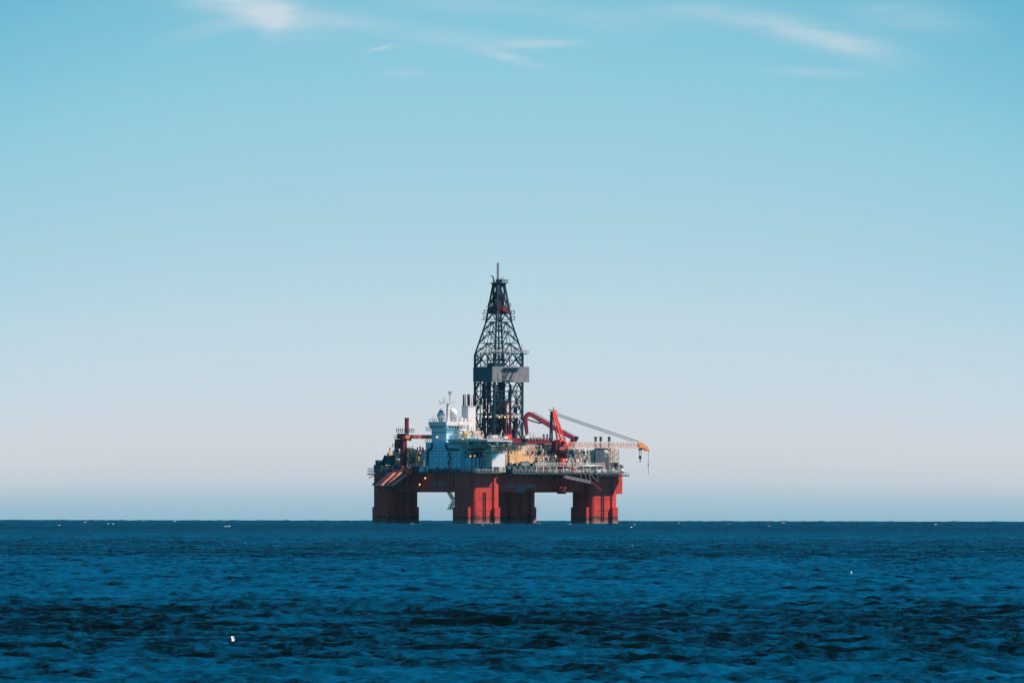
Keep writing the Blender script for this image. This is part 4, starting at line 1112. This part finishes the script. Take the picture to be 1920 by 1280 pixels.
# ---- lit floodlights
def lamp(p, r=.42, m_='lamp_warm'):
    h_ = MB().box((p[0] - .3, p[1] + .15, p[2] - .35), (p[0] + .3, p[1] + .7, p[2] + .35)).build('floodlight', 'dark_steel', rig)
    MB().ball(p, r, 10, 8).build('lens', m_, h_, True)
for px, py, y in ((920, 781, -8.6), (936.5, 781.5, -8.6), (947, 781.5, -9.8), (911, 781.5, -8.4), (883, 855.5, -34.6), (891.5, 855, -34.6), (1013.5, 862, -33.4), (1041.5, 854.5, -36.8), (1062, 861, -37.4), (966.5, 781.5, -8.6)):
    lamp((at_x(px, y), y, zz(py)), .32 if px not in (911, 966.5) else .24, 'lamp_pale' if px in (911, 1041.5, 966.5) else 'lamp_warm')
lamp((at_x(909, -8.4), -8.4, zz(769.5)), .25, 'lamp_red')
for px, py, x in ((788, 908, -36.2), (798.5, 896, -36.2), (820, 819.5, -33.6)):
    lamp((x, at_y(px, x), zz(py)), .34, 'lamp_pale' if px == 820 else 'lamp_warm')

# ================================================================== CRANES
# right: orange-red pedestal crane with a level lattice boom
cy0 = -36.4
cx0 = at_x(1053, cy0)
cr1 = thing('pedestal_crane', 'orange-red pedestal crane with level tan lattice boom reaching out to the right', 'crane', (cx0, cy0, zz(925)))
MB().cyl((cx0, cy0), 1.95, zz(925), zz(912), 20, 1.7).cyl((cx0, cy0), 1.7, zz(912), zz(848), 20).cyl((cx0, cy0), 1.7, zz(848), zz(843), 20, 2.5).build('pedestal', 'hull_red_plain', cr1, True)
MB().prism(rrect(cx0 - 3.6, cx0 + 4.6, cy0 - 3.4, cy0 + 3, .8), zz(844.6), zz(843)).build('slew_platform', 'dark_steel', cr1)
MB().box((cx0 - 1.4, cy0 + .5, zz(922)), (cx0 + 1.4, -BY + .1, zz(905)), .2).build('pedestal_bracket', 'hull_red', rig)
hs = MB().box((at_x(1044, cy0), cy0 - 1.8, zz(842.8)), (at_x(1056, cy0), cy0 + 2, zz(824)), .2).build('machinery_house', 'orange_red', cr1)
MB().box((at_x(1056, cy0), cy0 - 1.4, zz(842.8)), (at_x(1064, cy0), cy0 + 1.6, zz(832)), .2).build('boom_foot', 'orange_red', cr1)
MB().box((at_x(1058, cy0), cy0 - 2.6, zz(842)), (at_x(1063, cy0), cy0 - 1.45, zz(836)), .15).build('operator_cab', 'jib_orange', cr1)
MB().box((at_x(1038, cy0), cy0 - 1.4, zz(848)), (at_x(1044, cy0) - .01, cy0 + 1.6, zz(826)), .1).build('counterweight', 'maroon', cr1)
topz = zz(771)
MB().rail([(at_x(1044, cy0), cy0 - 1.75, zz(824)), (at_x(1056, cy0), cy0 - 1.75, zz(824))], 1.1, .9, .07).rail([(at_x(1041, cy0), cy0 - 3.3, zz(843)), (at_x(1070, cy0), cy0 - 3.3, zz(843))], 1.1, 1.2, .07).build('crane_railing', 'mid_grey', cr1)
MB().bar((at_x(1047, cy0), cy0 - 2.3, zz(829)), (at_x(1053, cy0), cy0 - 2.3, zz(829)), .6, n=12).build('winch_drum', 'maroon', cr1, True)
for k in range(3): MB().box((at_x(1045 + 3.5 * k, cy0), cy0 - 1.88, zz(840)), (at_x(1047 + 3.5 * k, cy0), cy0 - 1.79, zz(834))).build('vent_panel', 'maroon_dark', cr1)
tp = Vector((at_x(1037.5, cy0), cy0, topz))
for s_ in (-1, 1):
    MB().bar((at_x(1058, cy0), cy0 + s_ * 1.5, zz(836)), tp + Vector((.8, s_ * .5, -1.5)), .34, .26).build('mast_leg', 'orange_red', cr1)
    MB().bar((at_x(1049, cy0), cy0 + s_ * 1.3, zz(826)), tp + Vector((0, s_ * .6, -1.8)), .30, .24).build('mast_leg', 'orange_red', cr1)
    MB().bar((at_x(1033, cy0), cy0 + s_ * .8, zz(828)), tp + Vector((-1.0, s_ * .3, 0)), .26).build('back_stay', 'dark_steel', cr1)
MB().box((tp.x - .9, tp.y - .9, topz - 2.8), (tp.x + 1.0, tp.y + .9, topz), .1).build('mast_head', 'orange_red', cr1)
hd = MB().bar((tp.x - 2.6, tp.y, topz + .6), (tp.x + 1.8, tp.y, topz + .2), .14); hd.cyl((tp.x, tp.y), .16, topz, topz + 1.8, 6); hd.bar((tp.x - 2.2, tp.y, topz - 2), (tp.x, tp.y, topz - 2), .12)
hd.build('head_frame', 'maroon', cr1)
MB().bar((at_x(1043, cy0), cy0, zz(798)), (at_x(1050, cy0), cy0, zz(797)), .2).bar((at_x(1042, cy0), cy0, zz(810)), (at_x(1053, cy0), cy0, zz(810)), .26).build('mast_strut', 'orange_red', cr1)
bz = zz(833.8)
b0 = Vector((at_x(1064, cy0), cy0, bz)); b1 = Vector((at_x(1197, cy0), cy0, bz))
MB().truss(b0, b1, 2.0, 2.1, 26, .17, .11).build('boom_lattice', 'boom_tan', cr1)
MB().bar(b0 + Vector((5, -1.1, 1.35)), b1 + Vector((-1, -1.1, 1.35)), .10).build('boom_walkway', 'white_paint', cr1)
jt = MB()
jp = [(1197, 827.5), (1202, 828.5), (1213, 838), (1217, 844.5), (1211, 843.5), (1203, 838.5), (1197, 838)]
va = [(at_x(p, cy0), cy0 - .9, zz(q)) for p, q in jp]; vb = [(at_x(p, cy0), cy0 + .9, zz(q)) for p, q in jp]
nj = len(jp)
jt.add(va + vb, [tuple(range(nj)), tuple(range(2 * nj - 1, nj - 1, -1))] + [(i, nj + i, nj + (i + 1) % nj, (i + 1) % nj) for i in range(nj)])
jt.build('boom_tip', 'jib_orange', cr1)
for s_, (q0, q1, px1) in zip((-.5, .5, -.2, .2), ((774, 826.5, 1197), (775, 826.5, 1197), (777.5, 828, 1190), (778.5, 828, 1190))):
    MB().bar((at_x(1041, cy0), cy0 + s_, zz(q0)), (at_x(px1, cy0), cy0 + s_, zz(q1)), .085).build('luffing_cable', 'cable', cr1)
MB().bar((at_x(1215.8, cy0), cy0, zz(843)), (at_x(1216, cy0), cy0, zz(889)), .06).build('whip_line', 'cable', cr1)
MB().box((at_x(1215.3, cy0), cy0 - .2, zz(872)), (at_x(1216.4, cy0), cy0 + .2, zz(868)), .05).build('whip_weight', 'cable', cr1)
hk = thing('hook_block', 'dark hook block hanging under the orange tip of the level lattice boom', 'hook', (at_x(1200.5, cy0), cy0, zz(865)))
hxp = at_x(1200.5, cy0)
MB().box((hxp - .75, cy0 - .3, zz(843)), (hxp + .75, cy0 + .3, zz(839)), .1).build('upper_sheave', 'dark_steel', hk)
for s_ in (-.55, .55): MB().bar((hxp + s_ * .9, cy0, zz(842)), (hxp + s_ * .8, cy0, zz(853.5)), .1).build('hoist_rope', 'cable', hk)
MB().ball((hxp, cy0, zz(856.3)), .72, 14, 10, (1, .55, 1.15)).build('block', 'dark_steel', hk, True)
MB().path([(hxp, cy0, zz(859.5)), (hxp, cy0, zz(862)), (hxp + .35, cy0, zz(863.6)), (hxp - .1, cy0, zz(864.4)), (hxp - .5, cy0, zz(863.2))], .14, 6).build('hook', 'dark_steel', hk)

# crimson knuckle-boom crane behind it
ky = -20.0
kx = at_x(1071, ky)
cr2 = thing('knuckle_boom_crane', 'crimson knuckle boom crane folded behind the orange-red crane, arm dropping beside derrick', 'crane', (kx, ky, DT + .15))
MB().cyl((kx, ky), 1.5, DT + .15, zz(838), 16, 1.6).build('pedestal', 'crimson', cr2, True)
def kp(px, py): return Vector((at_x(px, ky), ky, zz(py)))
MB().bar(kp(1068, 841), kp(1078, 821), 1.15, .9).build('slew_column', 'crimson', cr2)
MB().bar(kp(1080, 823), kp(1040, 802), .7, .85).bar(kp(1040, 802), kp(997, 777.5), .85, .68).build('main_boom', 'crimson', cr2)
MB().bar(kp(998, 778), kp(991, 775.5), .8).bar(kp(991, 775.5), kp(984.5, 783), .72, .68).bar(kp(984.5, 783), kp(988.5, 815), .7, .5).build('jib', 'crimson', cr2)
MB().bar(kp(988, 786), kp(1012, 793), .26).bar(kp(1012, 793), kp(1016, 790), .3).build('jib_ram', 'maroon', cr2)
MB().box(kp(1076, 823) + Vector((0, -1.2, 0)), kp(1082, 817) + Vector((0, 1.2, 0)), .1).build('winch', 'dark_steel', cr2)
MB().rail([kp(1079, 821), kp(1058, 810)], 1.1, 1.4, .08).rail([kp(1034, 796), kp(1000, 776.5)], 1.1, 1.6, .08).build('boom_railing', 'mid_grey', cr2)
MB().bar(kp(989, 812), kp(989, 822), .6, n=8).build('grab_head', 'cream', cr2)

# left: red crane with level arm resting by the bridge
lx_, ly_ = -33.0, at_y(757, -33.0)
cr3 = thing('gantry_crane', 'dark red crane with level box arm reaching right towards the bridge tower', 'crane', (lx_, ly_, DT + .15))
MB().box((lx_ - 1.0, ly_ - 1.2, DT + .15), (lx_ + 1.0, ly_ + 1.2, zz(816)), .15).build('pedestal', 'crimson', cr3)
MB().box((lx_ - 1.4, ly_ + 1.25, zz(841)), (lx_ + 1.4, ly_ + 4.6, zz(823)), .15).build('machinery_house', 'maroon', cr3)
MB().box((lx_ - 1.6, ly_ - 1.6, zz(822.5)), (lx_ + 1.7, ly_ + 2.6, zz(812.5)), .15).build('slew_house', 'maroon', cr3)
MB().box((lx_ - .2, ly_ - 1.75, zz(822)), (lx_ + 20, ly_ - .1, zz(814.8)), .12).build('level_arm', 'faded_red', cr3)
MB().box((lx_ + .6, ly_ - 1.5, zz(826)), (lx_ + 3, ly_ - .4, zz(822.1)), .1).build('arm_bracket', 'faded_red', cr3)
MB().bar((at_x(763, ly_), ly_ , zz(812)), (at_x(763, ly_), ly_, zz(784)), .62).build('king_post', 'crimson', cr3)
MB().box((at_x(763, ly_) - .6, ly_ - .7, zz(787.5)), (at_x(763, ly_) + .7, ly_ + .7, zz(783)), .05).build('post_head', 'maroon', cr3)
cp = MB().box((lx_ - 2.2, ly_ - 2.4, zz(810)), (lx_ + 3.8, ly_ + 2.2, zz(809)))
cp.rail([(lx_ - 2.1, ly_ + 2.1, zz(809)), (lx_ - 2.1, ly_ - 2.3, zz(809)), (lx_ + 3.7, ly_ - 2.3, zz(809))], 1.2, 1.1, .09)
cp.build('crane_platform', 'dark_steel', cr3)
cq = MB()
cq.rail([(lx_ - 1.4, ly_ + 4.6, zz(823)), (lx_ - 1.4, ly_ + 2, zz(823))], 1.4, 1, .08)
cq.rail([(lx_ - 1.4, ly_ + 6, zz(838)), (lx_ - 1.4, ly_ + 4.6, zz(838))], 1.4, .8, .08); cq.box((lx_ - 1.5, ly_ + 4.6, zz(838.6)), (lx_ + .5, ly_ + 6.1, zz(838)))
cq.build('crane_railing', 'mid_grey', cr3)

# ================================================================== HAZE
hz_ = MB().box((-16000, -16000, -21), (16000, 16000, 126))
m, t, b = material('sea_air')
t.nodes.remove(b)
pv = t.nodes.new('ShaderNodeVolumePrincipled')
pv.inputs['Color'].default_value = (0.30, 0.75, 1.0, 1); pv.inputs['Density'].default_value = 4.5e-6; pv.inputs['Anisotropy'].default_value = 0.0
t.links.new(pv.outputs[0], t.nodes['Material Output'].inputs['Volume'])
hz_ob = hz_.build('haze', m); hz_ob['kind'] = 'stuff'

# ================================================================== FOAM
def foam():
    fr = random.Random(21)
    mb = MB()
    def clump(x, y, w, h):
        z = -(x * x + y * y) / (2 * EARTH)
        for k in range(fr.randint(2, 4)):
            ox, oy = fr.uniform(-w, w) * .8, fr.uniform(-1.5, 1.5)
            mb.ball((x + ox, y + oy, z + .05), 1, 7, 5, (w * fr.uniform(.25, .6), .5, h * fr.uniform(.5, 1.1)))
    def at(px, dist): return (px - 960) / 21333 * dist
    spots = [(35, 5200), (130, 6000), (160, 5000), (203, 4300), (310, 6100), (330, 5900), (425, 3500), (445, 5200), (535, 5400), (577, 5100), (40, 6800), (268, 6300),
             (772, 4650), (955, 4500), (1072, 4560), (990, 4000), (1005, 5600), (830, 5200), (1365, 4700), (1283, 6000), (1322, 5700), (1414, 5400), (1470, 5600), (1443, 3800), (1470, 5000), (1574, 5000), (1583, 4900), (1730, 5900), (1755, 4600), (1852, 5600), (1860, 6000), (1190, 4300)]
    for px, d in spots:
        clump(at(px, d), d, fr.uniform(.35, 1.1), fr.uniform(.12, .27))
    for k in range(10):
        d = fr.uniform(3000, 7000); px = fr.uniform(0, 1920)
        clump(at(px, d), d, fr.uniform(.3, .8), fr.uniform(.2, .4))
    for px, d in ((1187, 1560), (1273, 1560), (1283, 1560), (1367, 1450), (1383, 1440), (1225, 1500), (460, 1650), (1630, 1400), (170, 1550)):
        clump(at(px, d), d, fr.uniform(.1, .3), fr.uniform(.04, .09))
    for sx, sy in ((-1, -1), (1, -1), (-1, 1), (1, 1)):
        for k in range(7):
            p = to_world((sx * HX + fr.uniform(-8, 8), sy * HY - 8.2 - fr.uniform(0, 2.5), 0))
            mb.ball((p.x, p.y, p.z), 1, 7, 5, (fr.uniform(.3, 1.1), .5, fr.uniform(.1, .32)))
    me = bpy.data.meshes.new('foam'); me.from_pydata(mb.v, [], mb.f)
    o = bpy.data.objects.new('foam', me); col.objects.link(o)
    m, t, b = material('foam_white'); b.inputs['Base Color'].default_value = (.52, .58, .62, 1); b.inputs['Roughness'].default_value = .9
    me.materials.append(m)
    o['kind'] = 'stuff'; o['label'] = 'white flecks of breaking foam scattered over the dark sea'
foam()

# ================================================================== GULLS
paint('feather_white', (0.82, 0.82, 0.84), 0.7, 0.05, 8)
paint('feather_grey', (0.30, 0.32, 0.36), 0.7, 0.08, 8)
paint('beak_yellow', (0.75, 0.45, 0.06), 0.5, 0.05, 8)
def seabird(px, py, dist, lift, s, label, bank):
    """white seabird plunging with half-folded wings; built around its own origin (x forward)"""
    base = Vector(((px - 960) / 21333 * dist, dist, 0))
    base.z = CAM_H + (952 - py) / 21333 * dist
    t = bpy.data.objects.new('seabird', None); col.objects.link(t)
    t.location = base; t.rotation_euler = (R(bank), R(74), R(-28))
    t.scale = (s, s, s)
    t['label'] = label; t['category'] = 'bird'; t['group'] = 'seabirds low over the water'
    ORG[t] = Vector()
    # body as one lofted surface: tail .. beak root
    ring = [(-.24, .012, .004, .0), (-.17, .030, .018, .0), (-.08, .052, .046, 0), (.02, .060, .058, 0), (.10, .048, .050, .006), (.155, .030, .034, .018), (.195, .032, .034, .026), (.225, .022, .024, .026), (.245, .008, .009, .022)]
    mb = MB(); vs, fs = [], []; n_ = 12
    for x, ry, rz, cz in ring:
        ry *= 1.9; rz *= 1.6
        for k in range(n_): vs.append((x, ry * math.cos(2 * math.pi * k / n_), cz + rz * math.sin(2 * math.pi * k / n_)))
    for j in range(len(ring) - 1):
        for k in range(n_): fs.append((j * n_ + k, j * n_ + (k + 1) % n_, (j + 1) * n_ + (k + 1) % n_, (j + 1) * n_ + k))
    fs += [tuple(range(n_))[::-1], tuple(range((len(ring) - 1) * n_, len(ring) * n_))]
    b = mb.add(vs, fs).build('body', 'feather_white', t, True)
    MB().bar((.242, 0, .022), (.295, 0, .012), .008, .002, 6).build('beak', 'beak_yellow', b)
    for s_ in (-1, 1): MB().ball((.212, s_ * .024, .034), .006, 6, 5).build('eye', 'black_glass', b)
    for s_ in (-1, 1):
        w = MB()
        sec = [(.12, .05, .03, .17), (.10, .11, .04, .19), (.05, .15, .045, .2), (-.07, .15, .045, .17), (-.20, .11, .04, .11), (-.34, .06, .03, .015)]
        top, bot = [], []
        for xl, yy, zz_, ch in sec:
            top.append((xl, s_ * yy, zz_ + .006)); top.append((xl - ch, s_ * yy, zz_ + .003))
        nn = len(sec)
        vs = top + [(x, y, z - .010) for x, y, z in top]
        o_ = 2 * nn; fs = []
        for i in range(nn - 1):
            a, b2, c, d = 2 * i, 2 * i + 1, 2 * i + 3, 2 * i + 2
            fs += [(a, b2, c, d), (o_ + d, o_ + c, o_ + b2, o_ + a), (a, d, o_ + d, o_ + a), (b2, o_ + b2, o_ + c, c)]
        fs += [(0, o_, o_ + 1, 1), (2 * nn - 2, 2 * nn - 1, o_ + 2 * nn - 1, o_ + 2 * nn - 2)]
        w.add(vs, fs).build('wing', 'feather_white', t, True)
    MB().add([(-.22, -.02, .006), (-.22, .02, .006), (-.33, .055, .004), (-.33, -.055, .004), (-.22, -.02, -.004), (-.22, .02, -.004), (-.33, .055, -.002), (-.33, -.055, -.002)],
             [(0, 1, 2, 3), (7, 6, 5, 4), (0, 4, 5, 1), (1, 5, 6, 2), (2, 6, 7, 3), (3, 7, 4, 0)]).build('tail', 'feather_white', t)
seabird(438, 1202, 420, .3, .55, 'larger white seabird plunging into the dark water at lower left', 10)
seabird(1597, 1072, 860, .3, .36, 'tiny white seabird far out over the water, well right of the rig', 35)
